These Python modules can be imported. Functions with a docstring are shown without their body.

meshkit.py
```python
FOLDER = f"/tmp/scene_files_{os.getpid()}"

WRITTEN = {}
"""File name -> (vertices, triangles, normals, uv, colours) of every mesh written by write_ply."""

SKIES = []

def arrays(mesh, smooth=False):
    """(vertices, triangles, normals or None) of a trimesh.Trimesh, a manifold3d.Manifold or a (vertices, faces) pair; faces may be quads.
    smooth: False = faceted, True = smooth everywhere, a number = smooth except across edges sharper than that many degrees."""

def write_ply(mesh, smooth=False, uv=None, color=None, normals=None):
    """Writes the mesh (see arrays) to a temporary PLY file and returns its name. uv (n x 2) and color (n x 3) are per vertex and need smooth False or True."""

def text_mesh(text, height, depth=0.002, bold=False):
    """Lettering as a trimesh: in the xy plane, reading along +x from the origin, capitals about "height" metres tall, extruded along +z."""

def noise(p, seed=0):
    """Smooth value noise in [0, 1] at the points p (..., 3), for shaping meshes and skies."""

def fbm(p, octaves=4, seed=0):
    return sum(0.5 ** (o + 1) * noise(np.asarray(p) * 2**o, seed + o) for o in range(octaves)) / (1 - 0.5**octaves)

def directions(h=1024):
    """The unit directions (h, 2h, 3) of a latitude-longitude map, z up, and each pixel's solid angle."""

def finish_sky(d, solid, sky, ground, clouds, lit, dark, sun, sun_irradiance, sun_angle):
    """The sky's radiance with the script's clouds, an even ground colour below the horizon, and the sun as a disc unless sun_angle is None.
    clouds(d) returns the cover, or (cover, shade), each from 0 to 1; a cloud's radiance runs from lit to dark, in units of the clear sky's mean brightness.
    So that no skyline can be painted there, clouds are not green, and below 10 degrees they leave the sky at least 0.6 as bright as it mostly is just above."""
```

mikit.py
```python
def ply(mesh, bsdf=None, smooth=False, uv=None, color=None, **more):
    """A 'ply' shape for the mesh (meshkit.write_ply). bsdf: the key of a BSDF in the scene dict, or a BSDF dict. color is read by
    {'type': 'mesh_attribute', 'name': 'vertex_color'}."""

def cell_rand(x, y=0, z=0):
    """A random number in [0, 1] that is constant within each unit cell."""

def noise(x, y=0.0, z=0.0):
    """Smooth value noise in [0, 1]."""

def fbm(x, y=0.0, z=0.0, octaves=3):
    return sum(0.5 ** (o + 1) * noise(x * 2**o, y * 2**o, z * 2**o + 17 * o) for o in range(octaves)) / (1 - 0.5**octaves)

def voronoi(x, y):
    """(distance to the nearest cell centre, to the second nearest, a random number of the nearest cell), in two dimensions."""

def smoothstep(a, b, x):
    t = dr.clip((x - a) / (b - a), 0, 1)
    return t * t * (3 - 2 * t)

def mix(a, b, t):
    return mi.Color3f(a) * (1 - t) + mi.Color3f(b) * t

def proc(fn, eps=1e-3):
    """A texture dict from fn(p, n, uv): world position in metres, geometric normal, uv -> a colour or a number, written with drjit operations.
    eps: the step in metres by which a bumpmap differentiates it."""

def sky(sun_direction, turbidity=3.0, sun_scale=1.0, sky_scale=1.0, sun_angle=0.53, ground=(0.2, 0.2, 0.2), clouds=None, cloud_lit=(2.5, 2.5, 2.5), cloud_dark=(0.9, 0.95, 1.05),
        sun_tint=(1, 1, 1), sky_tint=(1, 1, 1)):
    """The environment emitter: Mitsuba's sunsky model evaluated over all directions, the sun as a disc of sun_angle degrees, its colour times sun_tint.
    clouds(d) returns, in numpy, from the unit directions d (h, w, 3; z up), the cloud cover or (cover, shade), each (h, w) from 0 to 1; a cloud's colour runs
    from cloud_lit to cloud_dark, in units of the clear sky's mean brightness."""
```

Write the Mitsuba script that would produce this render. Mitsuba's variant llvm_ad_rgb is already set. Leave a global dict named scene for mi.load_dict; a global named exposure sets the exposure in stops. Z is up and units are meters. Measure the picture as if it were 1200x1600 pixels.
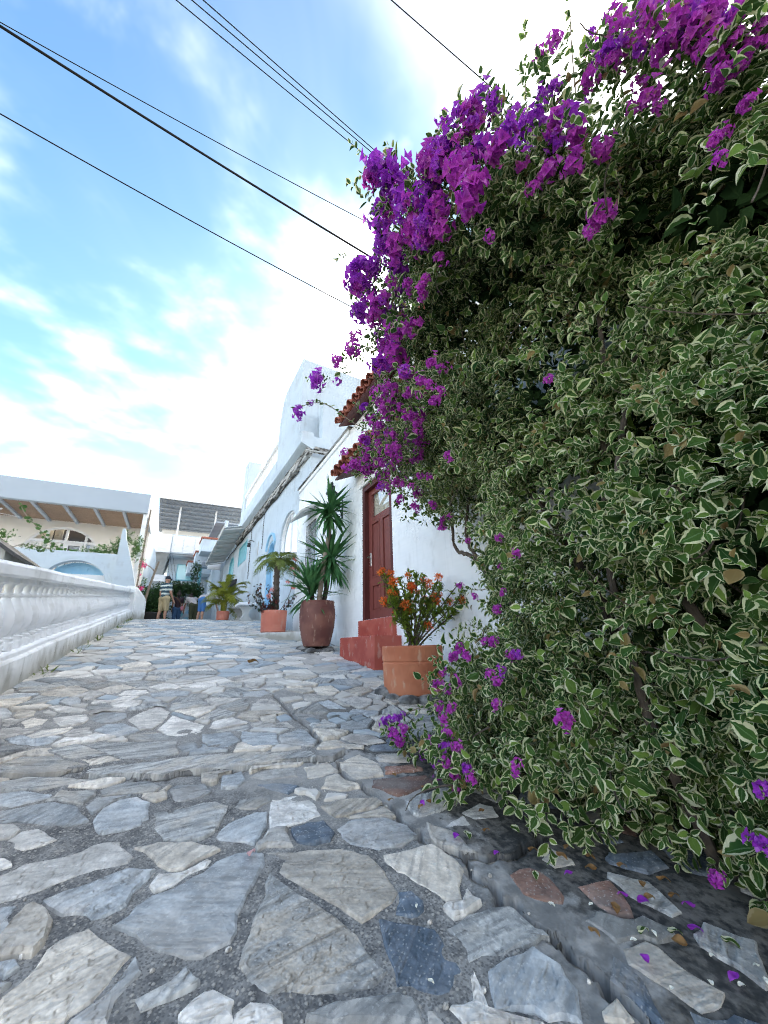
import math, random
import numpy as np, trimesh, manifold3d as m3
import mitsuba as mi, drjit as dr, mikit, meshkit
from mikit import proc, noise, fbm, voronoi, smoothstep, mix, cell_rand, ply
from shapely.geometry import Polygon, box as sbox, LineString, Point
from shapely import affinity, union_all, prepare
T = mi.ScalarTransform4f
rng = np.random.default_rng(7)
scene, labels = {'type': 'scene'}, {}

# ---------------------------------------------------------------- camera, sky, exposure (z = 0 is the eye level; y runs up the street)
FWD, UP = [0.44384, 0.83540, 0.32422], [-0.132068, -0.296877, 0.945739]
scene['camera'] = {'type': 'perspective', 'fov': 89.53, 'fov_axis': 'x', 'near_clip': 0.02, 'far_clip': 2000.0,
                   'to_world': T().look_at(origin=[0, 0, 0], target=FWD, up=UP)}
SUN = np.array([0.52, 0.66, 0.60]); SUN /= np.linalg.norm(SUN)

unit0 = np.array([.35, -.05, .93]); unit0 = unit0 / np.linalg.norm(unit0)
def clouds(d):
    z = np.maximum(d[..., 2], 0.0)
    q = np.stack([d[..., 0] / (z + .25), d[..., 1] / (z + .25), z * 0], -1)
    w = meshkit.fbm(q * 1.6 + 5, 4, 3)
    q2 = np.stack([q[..., 0] * .9 + q[..., 1] * .5 + w * 1.3, (q[..., 1] - q[..., 0] * .6) * 1.35 + w * 1.1, q[..., 2]], -1)
    n = meshkit.fbm(q2 * 1.5 + 11, 7, 5)
    big = meshkit.fbm(q * .7 + 3.3, 3, 9)
    near = np.exp(-(1 - np.clip(d @ SUN, -1, 1)) / .16)
    low = np.exp(-(z / .31)**2)
    fine = meshkit.fbm(np.stack([q[..., 0] * 8 + w * 2, q[..., 1] * 10 + w * 2, q[..., 2]], -1) + 2, 6, 21)
    puff = np.clip((meshkit.fbm(q * 2.7 + 1.7, 6, 33) - .60) * 6, 0, 1) * .8
    c = (n - .5) * 1.25 + (big - .5) * 1.0 + .19 + .52 * near + .74 * low + (fine - .5) * 1.0
    c = np.clip(np.maximum(c, low * .9 + (fine - .5) * .35), 0.0, 1)**2.3; c = np.maximum(c, puff * np.clip(low * 2, 0, 1))
    t = np.clip((d @ unit0 - .885) / .115, 0, 1); veil = t**1.8      # the thin bright sheet that begins at the top of the view and spreads overhead
    c = np.clip(np.maximum(c, veil * (.72 + (n - .5) * 1.2 + (fine - .5) * .8)) + .035 * np.clip((d @ unit0 - .4) / .4, 0, 1) * np.clip(1 + (n - .5) * 4, 0, 2), 0, 1)
    glow = np.exp(-(1 - np.clip(d @ SUN, -1, 1)) / .6)
    return c * .97, np.clip(.95 - 1.15 * glow + (n - .5) * .4, 0, 1)

scene['sky'] = mikit.sky(SUN, turbidity=3.2, sun_scale=.42, sun_angle=10, clouds=clouds, cloud_lit=(7.2, 6.75, 6.2), cloud_dark=(4.4, 4.2, 4.0), sky_tint=(.80, .97, .96))
exposure = 3.64

# ---------------------------------------------------------------- helpers
def numbered(name):
    if name not in scene and name not in labels: return name
    k = 1
    while f'{name}_{k:03d}' in scene or f'{name}_{k:03d}' in labels: k += 1
    return f'{name}_{k:03d}'
_cnt = {}
def part(parent, name):
    b = parent + '__' + name
    k = _cnt.get(b, 0); _cnt[b] = k + 1
    return b if k == 0 else f'{b}_{k:03d}'
def thing(name, label, cat, group=None):
    k = numbered(name); labels[k] = {'label': label, 'category': cat}
    if group: labels[k]['group'] = group
    return k
def put(parent, name, mesh, bsdf, smooth=False, label=None, stuff=False, M=None, **kw):
    k = part(parent, name)
    d = mesh if isinstance(mesh, dict) else ply(mesh.mesh() if isinstance(mesh, MB) else mesh, bsdf, smooth, **kw)
    scene[k] = {**d, 'to_world': M} if M is not None else d
    if label or stuff: labels[k] = {}
    if label: labels[k]['label'] = label
    if stuff: labels[k]['kind'] = 'stuff'
    return k
def single(name, label, cat, mesh, bsdf, smooth=False, group=None, M=None, **kw):
    k = thing(name, label, cat, group)
    d = mesh if isinstance(mesh, dict) else ply(mesh.mesh() if isinstance(mesh, MB) else mesh, bsdf, smooth, **kw)
    scene[k] = {**d, 'to_world': M} if M is not None else d
    return k
def struct(name, mesh, bsdf, smooth=False, **kw):
    scene[name] = ply(mesh, bsdf, smooth, **kw); labels[name] = {'kind': 'structure'}
class MB:
    def __init__(s): s.v, s.f, s.n = [], [], 0
    def add(s, m, f=None):
        v, f = (m.vertices, m.faces) if f is None else (m, f)
        s.v.append(np.asarray(v, float)); s.f.append(np.asarray(f) + s.n); s.n += len(v); return s
    def mesh(s): return trimesh.Trimesh(np.vstack(s.v), np.vstack(s.f), process=False)
    def box(s, x0, x1, y0, y1, z0, z1, c=0.0): return s.add(box(x0, x1, y0, y1, z0, z1, c))
    def tube(s, p, r, n=8): return s.add(*tube(p, r, n))
    def move(s, fn): s.v = [fn(v) for v in s.v]; return s
def box(x0, x1, y0, y1, z0, z1, c=0.0):
    if not c: return trimesh.creation.box(bounds=[[x0, y0, z0], [x1, y1, z1]])
    p = []
    for a in (0, 1):
        for b in (0, 1):
            for d in (0, 1):
                for k in range(3):
                    e = [c if j != k else 0 for j in range(3)]
                    p.append([(x0 + e[0], x1 - e[0])[a], (y0 + e[1], y1 - e[1])[b], (z0 + e[2], z1 - e[2])[d]])
    return trimesh.convex.convex_hull(np.array(p))
def tube(pts, r, n=8):
    p = np.asarray(pts, float); m = len(p)
    r = np.broadcast_to(r, (m,)).astype(float)
    t = np.gradient(p, axis=0); t /= np.linalg.norm(t, axis=1)[:, None] + 1e-12
    ref = np.array([0, 0, 1.]) if abs(t[:, 2]).mean() < .8 else np.array([1., .2, 0])
    a = np.cross(t, ref); a /= np.linalg.norm(a, axis=1)[:, None] + 1e-12
    b = np.cross(a, t); g = np.arange(n) * 2 * np.pi / n
    v = p[:, None] + r[:, None, None] * (np.cos(g)[None, :, None] * a[:, None] + np.sin(g)[None, :, None] * b[:, None])
    i, j = np.meshgrid(np.arange(m - 1), np.arange(n), indexing='ij')
    q = np.stack([i * n + j, (i + 1) * n + j, (i + 1) * n + (j + 1) % n, i * n + (j + 1) % n], -1).reshape(-1, 4)
    f = np.vstack([q[:, [0, 2, 1]], q[:, [0, 3, 2]]])
    v = np.vstack([v.reshape(-1, 3), p[:1], p[-1:]]); k = np.arange(n)
    f = np.vstack([f, np.stack([k * 0 + m * n, (k + 1) % n, k], 1), np.stack([k * 0 + m * n + 1, (m - 1) * n + k, (m - 1) * n + (k + 1) % n], 1)])
    return v, f[:, ::-1]
def spline(p, n=16):
    from scipy.interpolate import make_interp_spline
    p = np.asarray(p, float); u = np.linspace(0, 1, len(p))
    return make_interp_spline(u, p, k=min(3, len(p) - 1))(np.linspace(0, 1, n))
def lathe(prof, c=(0, 0, 0), n=24):
    m = trimesh.creation.revolve(np.array(prof, float), sections=n); m.apply_translation(c); return m
def extr(poly, a0, a1, axis):
    """polygon extruded along an axis: x -> poly in (y,z), y -> (x,z), z -> (x,y)"""
    if not hasattr(poly, 'geom_type'): poly = Polygon(poly)
    m = trimesh.util.concatenate([trimesh.creation.extrude_polygon(g, a1 - a0, engine='earcut') for g in getattr(poly, 'geoms', [poly])])
    v = m.vertices.copy(); v[:, 2] += a0
    if axis == 'x': v = v[:, [2, 0, 1]]
    elif axis == 'y': v = v[:, [0, 2, 1]]
    m = trimesh.Trimesh(v, m.faces if axis != 'y' else m.faces[:, ::-1], process=False)
    return m
def arch(y0, y1, z0, z1, rise, n=18):
    """an opening: straight sides, then an elliptical head"""
    c, a = (y0 + y1) / 2, (y1 - y0) / 2
    g = np.linspace(0, np.pi, n)
    return Polygon([(y0, z0), (y1, z0)] + [(c + a * math.cos(k), z1 - rise + rise * math.sin(k)) for k in g])
def G(y):
    y = np.asarray(y, float); u = np.clip((y - 12.2) / 4, 0, 1)
    return -.86 + .126 * (y - 4 * (u**3 - u**4 / 2) - np.maximum(0, y - 16.2))
def Gd(y):
    u = dr.clip((y - 12.2) / 4, 0, 1)
    return -.86 + .126 * (y - 4 * (u * u * u - u * u * u * u / 2) - dr.maximum(0, y - 16.2))
def unit(v): v = np.asarray(v, float); return v / (np.linalg.norm(v, axis=-1, keepdims=True) + 1e-12)
def pix(p):
    """depth and size factor of a point, for sorting by how large it shows"""
    R = np.array([np.cross(FWD, UP), UP, FWD]); c = np.asarray(p) @ R.T
    return c

# ---------------------------------------------------------------- materials
def mat(name, col, rough=.7, bump=None, eps=2e-3, spec=.35, thin=None, **kw):
    c = proc(col) if callable(col) else {'type': 'rgb', 'value': list(col)}
    if thin is not None:
        scene[name] = {'type': 'principledthin', 'base_color': c, 'roughness': rough, 'diff_trans': thin, **kw}
        return
    b = {'type': 'principled', 'base_color': c, 'roughness': proc(rough) if callable(rough) else rough, 'specular': spec, **kw}
    if bump: b = {'type': 'bumpmap', 'h': proc(bump, eps), 'scale': 1.0, 'b': b}
    scene[name] = {'type': 'twosided', 'b': b}
C3 = mi.Color3f
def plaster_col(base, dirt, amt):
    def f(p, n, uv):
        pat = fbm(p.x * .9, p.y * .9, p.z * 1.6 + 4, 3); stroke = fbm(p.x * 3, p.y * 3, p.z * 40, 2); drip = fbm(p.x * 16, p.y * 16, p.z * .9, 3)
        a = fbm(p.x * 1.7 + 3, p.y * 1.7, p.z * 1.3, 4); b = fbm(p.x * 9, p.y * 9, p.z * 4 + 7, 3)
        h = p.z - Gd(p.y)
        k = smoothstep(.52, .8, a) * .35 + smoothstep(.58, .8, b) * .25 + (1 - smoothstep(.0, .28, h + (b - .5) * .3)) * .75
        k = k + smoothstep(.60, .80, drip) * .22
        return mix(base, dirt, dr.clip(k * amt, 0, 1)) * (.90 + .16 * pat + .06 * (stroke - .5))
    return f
def plaster_bump(p, n, uv): return .009 * fbm(p.x * 5, p.y * 5, p.z * 5, 3) + .0035 * fbm(p.x * 26, p.y * 26, p.z * 26, 3)
def rough_bump(p, n, uv): return .02 * fbm(p.x * 9, p.y * 9, p.z * 9, 4) + .006 * fbm(p.x * 50, p.y * 50, p.z * 50, 2)
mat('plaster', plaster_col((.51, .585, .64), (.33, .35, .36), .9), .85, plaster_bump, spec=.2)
mat('plaster_lightened', plaster_col((.82, .85, .865), (.42, .43, .42), .8), .85, plaster_bump, spec=.2)  # same paint as plaster, lightened to make up for the low house's weak light
mat('plaster_old', plaster_col((.80, .81, .81), (.36, .35, .31), 1.25), .9, rough_bump, spec=.2)
mat('white_paint', lambda p, n, uv: mix((.80, .81, .82), (.58, .58, .56), smoothstep(.5, .8, fbm(p.x * 6, p.y * 6, p.z * 6, 4)) * .6), .6, lambda p, n, uv: .002 * fbm(p.x * 30, p.y * 30, p.z * 30, 3))
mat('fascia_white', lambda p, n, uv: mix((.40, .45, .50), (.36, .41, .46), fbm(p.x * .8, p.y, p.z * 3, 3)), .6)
mat('cream_wall', (.84, .80, .73), .85, plaster_bump)
def stain(p, n, uv): return mix((.55, .55, .54), (.06, .06, .055), smoothstep(.35, .62, fbm(p.x * 14, p.y * 3.5, p.z * 22, 4)))
mat('stained_concrete', stain, .9, rough_bump)
mat('concrete', lambda p, n, uv: mix((.55, .56, .55), (.34, .34, .32), fbm(p.x * 4, p.y * 4, p.z * 4, 4)), .9, plaster_bump)
mat('dark_rock', lambda p, n, uv: mix((.30, .30, .29), (.07, .07, .068), smoothstep(.3, .65, fbm(p.x * 12, p.y * 12, p.z * 12, 4))), .9, rough_bump)

def mortar_col(p, n, uv):
    a = fbm(p.x * 3, p.y * 3, 0, 4); b = fbm(p.x * 30, p.y * 30, 3, 3)
    f1, f2, w = voronoi(p.x * 150, p.y * 150); g1, g2, w2 = voronoi(p.x * 70 + 9, p.y * 70)
    base = mix((.15, .148, .145), (.38, .37, .35), a * .7 + (b - .5) * 1.4)
    base = mix(base, mix((.06, .06, .062), (.50, .48, .44), w * w), smoothstep(.6, .3, f1) * .6)
    base = mix(base, mix((.10, .10, .105), (.55, .52, .47), w2), smoothstep(.40, .2, g1) * smoothstep(.66, .8, w2) * .75)
    base = mix(base, mix((.36, .35, .325), (.50, .475, .44), b), smoothstep(.50, .72, fbm(p.x * 1.6 + 4, p.y * 1.6, 8, 5)) * .6)
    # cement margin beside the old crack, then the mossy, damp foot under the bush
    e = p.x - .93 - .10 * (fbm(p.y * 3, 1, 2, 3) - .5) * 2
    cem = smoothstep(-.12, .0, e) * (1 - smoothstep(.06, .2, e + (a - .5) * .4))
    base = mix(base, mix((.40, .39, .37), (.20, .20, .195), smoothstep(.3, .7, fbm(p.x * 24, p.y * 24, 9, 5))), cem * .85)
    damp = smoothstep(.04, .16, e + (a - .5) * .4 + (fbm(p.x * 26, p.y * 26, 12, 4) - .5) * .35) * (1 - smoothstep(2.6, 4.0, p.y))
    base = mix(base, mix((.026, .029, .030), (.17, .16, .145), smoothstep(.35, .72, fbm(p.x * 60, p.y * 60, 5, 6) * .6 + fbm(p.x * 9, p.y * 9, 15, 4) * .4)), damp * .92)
    track = dr.exp(-dr.square((p.x - .65) / .7)) * smoothstep(2.3, 3.4, p.y)
    return mix(base, mix((.52, .49, .45), (.34, .33, .31), b), track * .45)
def mortar_bump(p, n, uv):
    f1, f2, w = voronoi(p.x * 150, p.y * 150); g1, g2, w2 = voronoi(p.x * 70 + 9, p.y * 70)
    return .004 * smoothstep(.5, .1, f1) * w + .005 * smoothstep(.4, .1, g1) * smoothstep(.6, .8, w2) + .016 * fbm(p.x * 14, p.y * 14, 2, 6)
mat('mortar', mortar_col, .88, mortar_bump, 1e-3, spec=.25)

def stone(name, c0, c1, c2, rough, streak, pit):
    def st(uv):
        wob = fbm(uv.x * 3, uv.y * 3, 1, 3)
        s1 = fbm(uv.x * 5 + wob * 1.5, uv.y * 62 + wob * 5, 4, 4); s2 = fbm(uv.x * 22, uv.y * 22, 7, 5)
        return wob, s1, s2
    def col(p, n, uv):
        wob, s1, s2 = st(uv); tone = cell_rand(dr.floor(uv.x / 50), dr.floor(uv.y / 50), 5); t2 = cell_rand(dr.floor(uv.x / 50), dr.floor(uv.y / 50), 8)
        c = mix(c0, c1, smoothstep(.28, .72, s1 * streak + s2 * (1 - streak)))
        c = mix(c, c2, smoothstep(.50, .72, fbm(uv.x * 5, uv.y * 9, 21, 4)) * (.35 + .5 * t2))
        c = mix(c, (.075, .078, .082), smoothstep(.60, .74, fbm(uv.x * 9, uv.y * 70, 33, 3)) * .55 * streak)
        f1, f2, w = voronoi(uv.x * 120, uv.y * 120)
        c = mix(c, mix((.09, .09, .09), (.6, .6, .58), w), smoothstep(.35, .15, f1) * smoothstep(.6, .9, w) * .5)
        gr = fbm(uv.x * 150, uv.y * 150, 3, 2); gr2 = fbm(uv.x * 38, uv.y * 55, 13, 3)
        c = c * (.80 + .40 * gr) * (.80 + .40 * gr2)
        c = mix(c, (.33, .31, .28), smoothstep(.55, .8, fbm(p.x * 6, p.y * 6, 31, 5)) * .45)
        return c * (.74 + .5 * tone)
    def bmp(p, n, uv):
        wob, s1, s2 = st(uv)
        return pit * (.009 * s1 * streak + .007 * s2 + .0045 * fbm(uv.x * 85, uv.y * 85, 9, 3) - .005 * smoothstep(.58, .68, fbm(uv.x * 9, uv.y * 70, 33, 3)) * streak - .005 * smoothstep(.60, .70, fbm(uv.x * 45, uv.y * 60, 51, 2)))
    mat(name, col, rough, bmp, 1.5e-3, spec=.4)
stone('slate_blue', (.265, .283, .293), (.44, .455, .455), (.56, .53, .49), .6, .45, 1.0)
stone('slate_grey', (.25, .255, .25), (.46, .455, .43), (.48, .43, .36), .7, .8, 1.2)
stone('slate_tan', (.50, .445, .37), (.68, .62, .53), (.37, .35, .32), .75, .6, 1.0)
stone('slate_white', (.52, .495, .45), (.74, .70, .64), (.38, .35, .32), .75, .4, 1.5)
stone('slate_dark', (.085, .115, .15), (.17, .20, .24), (.26, .28, .29), .55, .6, .7)
stone('stone_red', (.21, .12, .09), (.30, .18, .14), (.16, .12, .11), .8, .2, .8)

def tc_col(a, b, c):
    def f(p, n, uv):
        h = fbm(p.x * 5, p.y * 5, p.z * 5, 4); k = fbm(p.x * 24, p.y * 24, p.z * 9, 3)
        return mix(mix(a, b, smoothstep(.3, .7, h)), c, smoothstep(.6, .78, k) * .55)
    return f
def pot_bump(p, n, uv): return .004 * fbm(p.x * 8, p.y * 8, p.z * 30, 3) + .0015 * fbm(p.x * 60, p.y * 60, p.z * 60, 2)
mat('terracotta', tc_col((.41, .135, .07), (.50, .195, .105), (.55, .38, .28)), .8, pot_bump)
mat('terracotta_pink', tc_col((.50, .16, .11), (.56, .21, .15), (.5, .3, .25)), .75, pot_bump)
mat('rusty_clay', tc_col((.13, .05, .042), (.205, .09, .068), (.34, .23, .17)), .6, pot_bump)
mat('red_paint', tc_col((.34, .062, .044), (.42, .10, .07), (.50, .30, .24)), .6, plaster_bump)
mat('roof_clay', tc_col((.24, .075, .05), (.37, .13, .085), (.12, .06, .05)), .75, pot_bump)
mat('dark_wood', (.10, .035, .032), .6, lambda p, n, uv: .003 * fbm(p.x * 10, p.y * 60, p.z * 10, 3))
def door_col(p, n, uv): return mix((.145, .037, .031), (.20, .056, .045), fbm(p.x * 30, p.y * 30, p.z * 1.6, 4))
mat('door_paint', door_col, .42, lambda p, n, uv: .0012 * fbm(p.x * 40, p.y * 40, p.z * 2, 3), spec=.5)
mat('frame_paint', (.085, .022, .020), .5)
mat('blue_paint', lambda p, n, uv: mix((.25, .49, .68), (.34, .58, .75), fbm(p.x * 5, p.y * 5, p.z * 2, 3)), .55)
mat('teal_paint', (.18, .46, .54), .55)
mat('pale_glass', (.50, .66, .74), .12, spec=.6)
mat('sky_reflection', (.74, .76, .76), .6)
mat('room_shade', (.025, .025, .028), .4)
mat('curtain', (.62, .58, .50), .8)
scene['pane_glass'] = {'type': 'thindielectric', 'int_ior': 1.5}
mat('aqua_glass', (.42, .72, .76), .1, spec=.6)
mat('black_iron', (.015, .016, .018), .45, spec=.5)
mat('lantern_green', (.02, .035, .034), .4)
mat('metal', (.62, .60, .56), .3, metallic=1.0)
mat('cable', (.012, .012, .014), .6)
mat('corrugated_grey', lambda p, n, uv: mix((.28, .31, .36), (.37, .40, .44), fbm(p.x * 2, p.y * 2, 0, 3)), .5)
mat('corrugated_white', (.66, .67, .66), .6)
mat('reed', lambda p, n, uv: mix((.19, .125, .09), (.38, .275, .20), fbm(p.x * 4, p.y * 110, 2, 3)), .85, lambda p, n, uv: .006 * noise(p.x * 3, p.y * 110, 2))
mat('soil', lambda p, n, uv: mix((.05, .035, .025), (.14, .10, .075), fbm(p.x * 30, p.y * 30, 0, 3)), .95, rough_bump)
mat('earth', lambda p, n, uv: mix((.22, .19, .14), (.12, .14, .07), fbm(p.x * .3, p.y * .3, 0, 4)), .95)
mat('bark', lambda p, n, uv: mix((.16, .125, .095), (.30, .26, .21), fbm(p.x * 40, p.y * 40, p.z * 7, 3)), .85, lambda p, n, uv: .004 * fbm(p.x * 50, p.y * 50, p.z * 14, 3))
mat('dark_bark', lambda p, n, uv: mix((.05, .04, .032), (.13, .105, .085), fbm(p.x * 50, p.y * 50, p.z * 30, 3)), .9, rough_bump)

def varieg(p, n, uv):
    cell = dr.floor(uv.y * .5); v = uv.y - 2 * cell; r1 = cell_rand(cell, 3); r2 = cell_rand(cell, 7); r3 = cell_rand(cell, 11)
    u = dr.abs(uv.x * 2 - 1); k = fbm(p.x * 55, p.y * 55, p.z * 55, 2); t = noise(p.x * 13, p.y * 13, p.z * 13); big = fbm(p.x * 2.2, p.y * 2.2, p.z * 2.2, 2)
    edge = smoothstep(.60, .74, u + (k - .5) * .50 + (v - .5) * .16 + (r1 - .55) * .34)
    g = mix((.026, .072, .022), (.115, .205, .048), t * .7 + (big - .5) * .6)
    g = mix(g, (.15, .25, .12), smoothstep(.10, .03, u) * .5)
    g = mix(g, (.22, .34, .07), smoothstep(.72, 1., r2) * .75) * (.75 + .5 * r3)
    c = mix(g, mix((.58, .62, .32), (.74, .74, .54), r2), edge * .93)
    return mix(c, mix((.20, .11, .045), (.42, .32, .15), t), smoothstep(.972, .976, r3) * .85)
mat('varieg_leaf', varieg, .38, thin=.7)
def green(a, b, s=9):
    return lambda p, n, uv: mix(mix(a, b, noise(p.x * s, p.y * s, p.z * s)), b, smoothstep(.16, .04, dr.abs(uv.x * 2 - 1)) * .6)
mat('yucca_leaf', green((.03, .11, .045), (.11, .26, .10)), .4, thin=.4)
mat('ixora_leaf', green((.06, .13, .02), (.26, .34, .05), 14), .4, thin=.7)
mat('palm_leaf', green((.10, .15, .035), (.24, .29, .09)), .45, thin=.6)
mat('areca_leaf', green((.12, .16, .02), (.40, .40, .07), 5), .45, thin=.8)
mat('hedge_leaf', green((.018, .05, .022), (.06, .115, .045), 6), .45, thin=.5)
mat('vine_leaf', green((.04, .10, .03), (.12, .21, .07), 8), .45, thin=.6)
mat('croton_leaf', lambda p, n, uv: mix((.025, .05, .035), (.16, .05, .045), smoothstep(.4, .7, noise(p.x * 14, p.y * 14, p.z * 14))), .45, thin=.4)
mat('dry_leaf', lambda p, n, uv: mix((.16, .085, .035), (.34, .20, .09), noise(p.x * 40, p.y * 40, 1)), .8, thin=.3)
def bract(a, b):
    def f(p, n, uv):
        cell = dr.floor(uv.y * .5); v = uv.y - 2 * cell; r1 = cell_rand(cell, 3); r2 = cell_rand(cell, 8)
        c = mix(a, b, dr.clip(noise(p.x * 16, p.y * 16, p.z * 16) * .6 + r1 * .5, 0, 1)); c = mix(c, mix(b, (.72, .45, .72), .5), smoothstep(.75, 1., r2) * .6 + smoothstep(.5, 0., v) * .2)
        c = mix(c, b, smoothstep(.12, .04, dr.abs(uv.x * 2 - 1)) * .5)
        return mix(c, (.30, .15, .13), smoothstep(.965, .97, r1) * .8)
    return f
mat('bract_purple', bract((.25, .02, .45), (.50, .09, .67)), .6, thin=.9)
mat('bract_magenta', bract((.38, .03, .44), (.62, .10, .56)), .6, thin=.9)
mat('bract_pink', bract((.55, .02, .16), (.75, .06, .28)), .6, thin=.8)
mat('petal_white', (.72, .70, .60), .6)
mat('ixora_flower', lambda p, n, uv: mix((.70, .08, .03), (.88, .30, .07), noise(p.x * 25, p.y * 25, p.z * 25)), .5, thin=.6)
mat('pale_petal', (.74, .47, .46), .6, thin=.5)
mat('soft_pink', (.72, .30, .26), .6, thin=.6)
mat('skin', (.42, .24, .17), .55); mat('skin_dark', (.24, .12, .08), .55); mat('hair', (.02, .014, .011), .5)
mat('polo_stripes', lambda p, n, uv: mix((.03, .07, .10), (.62, .68, .64), smoothstep(-.05, .12, dr.sin(p.z * 42) - .25)), .8)
mat('khaki', (.40, .33, .20), .85); mat('navy_cloth', (.016, .022, .036), .8); mat('dark_cloth', (.028, .016, .022), .8); mat('jeans', (.04, .09, .18), .85); mat('denim_blue', (.06, .17, .40), .85)
mat('grey_cloth', (.42, .40, .41), .85); mat('pink_cloth', (.45, .18, .22), .85); mat('leather', (.20, .10, .05), .6); mat('rubber', (.02, .02, .02), .7); mat('olive_cloth', (.05, .055, .03), .85)
# ---------------------------------------------------------------- ground and street
def grid(xs, ys, zf):
    X, Y = np.meshgrid(xs, ys); v = np.stack([X, Y, zf(X, Y)], -1).reshape(-1, 3)
    i, j = np.meshgrid(np.arange(len(ys) - 1), np.arange(len(xs) - 1), indexing='ij'); n = len(xs); a = i * n + j
    return trimesh.Trimesh(v, np.vstack([np.stack([a, a + 1, a + n + 1], -1).reshape(-1, 3), np.stack([a, a + n + 1, a + n], -1).reshape(-1, 3)]), process=False)
struct('terrain', grid(np.r_[np.linspace(-400, -8, 12), np.linspace(-6, 8, 8), np.linspace(10, 400, 12)], np.r_[np.linspace(-150, -8, 8), np.linspace(-5, 30, 30), np.linspace(40, 500, 12)],
       lambda x, y: G(y) - .6 - .35 * np.clip(-1.4 - x, 0, 6)), 'earth', smooth=True)
struct('square', grid(np.linspace(-9, 9, 40), np.r_[np.linspace(14.6, 50, 60)], lambda x, y: G(y) - .02), 'mortar', smooth=True)
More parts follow.
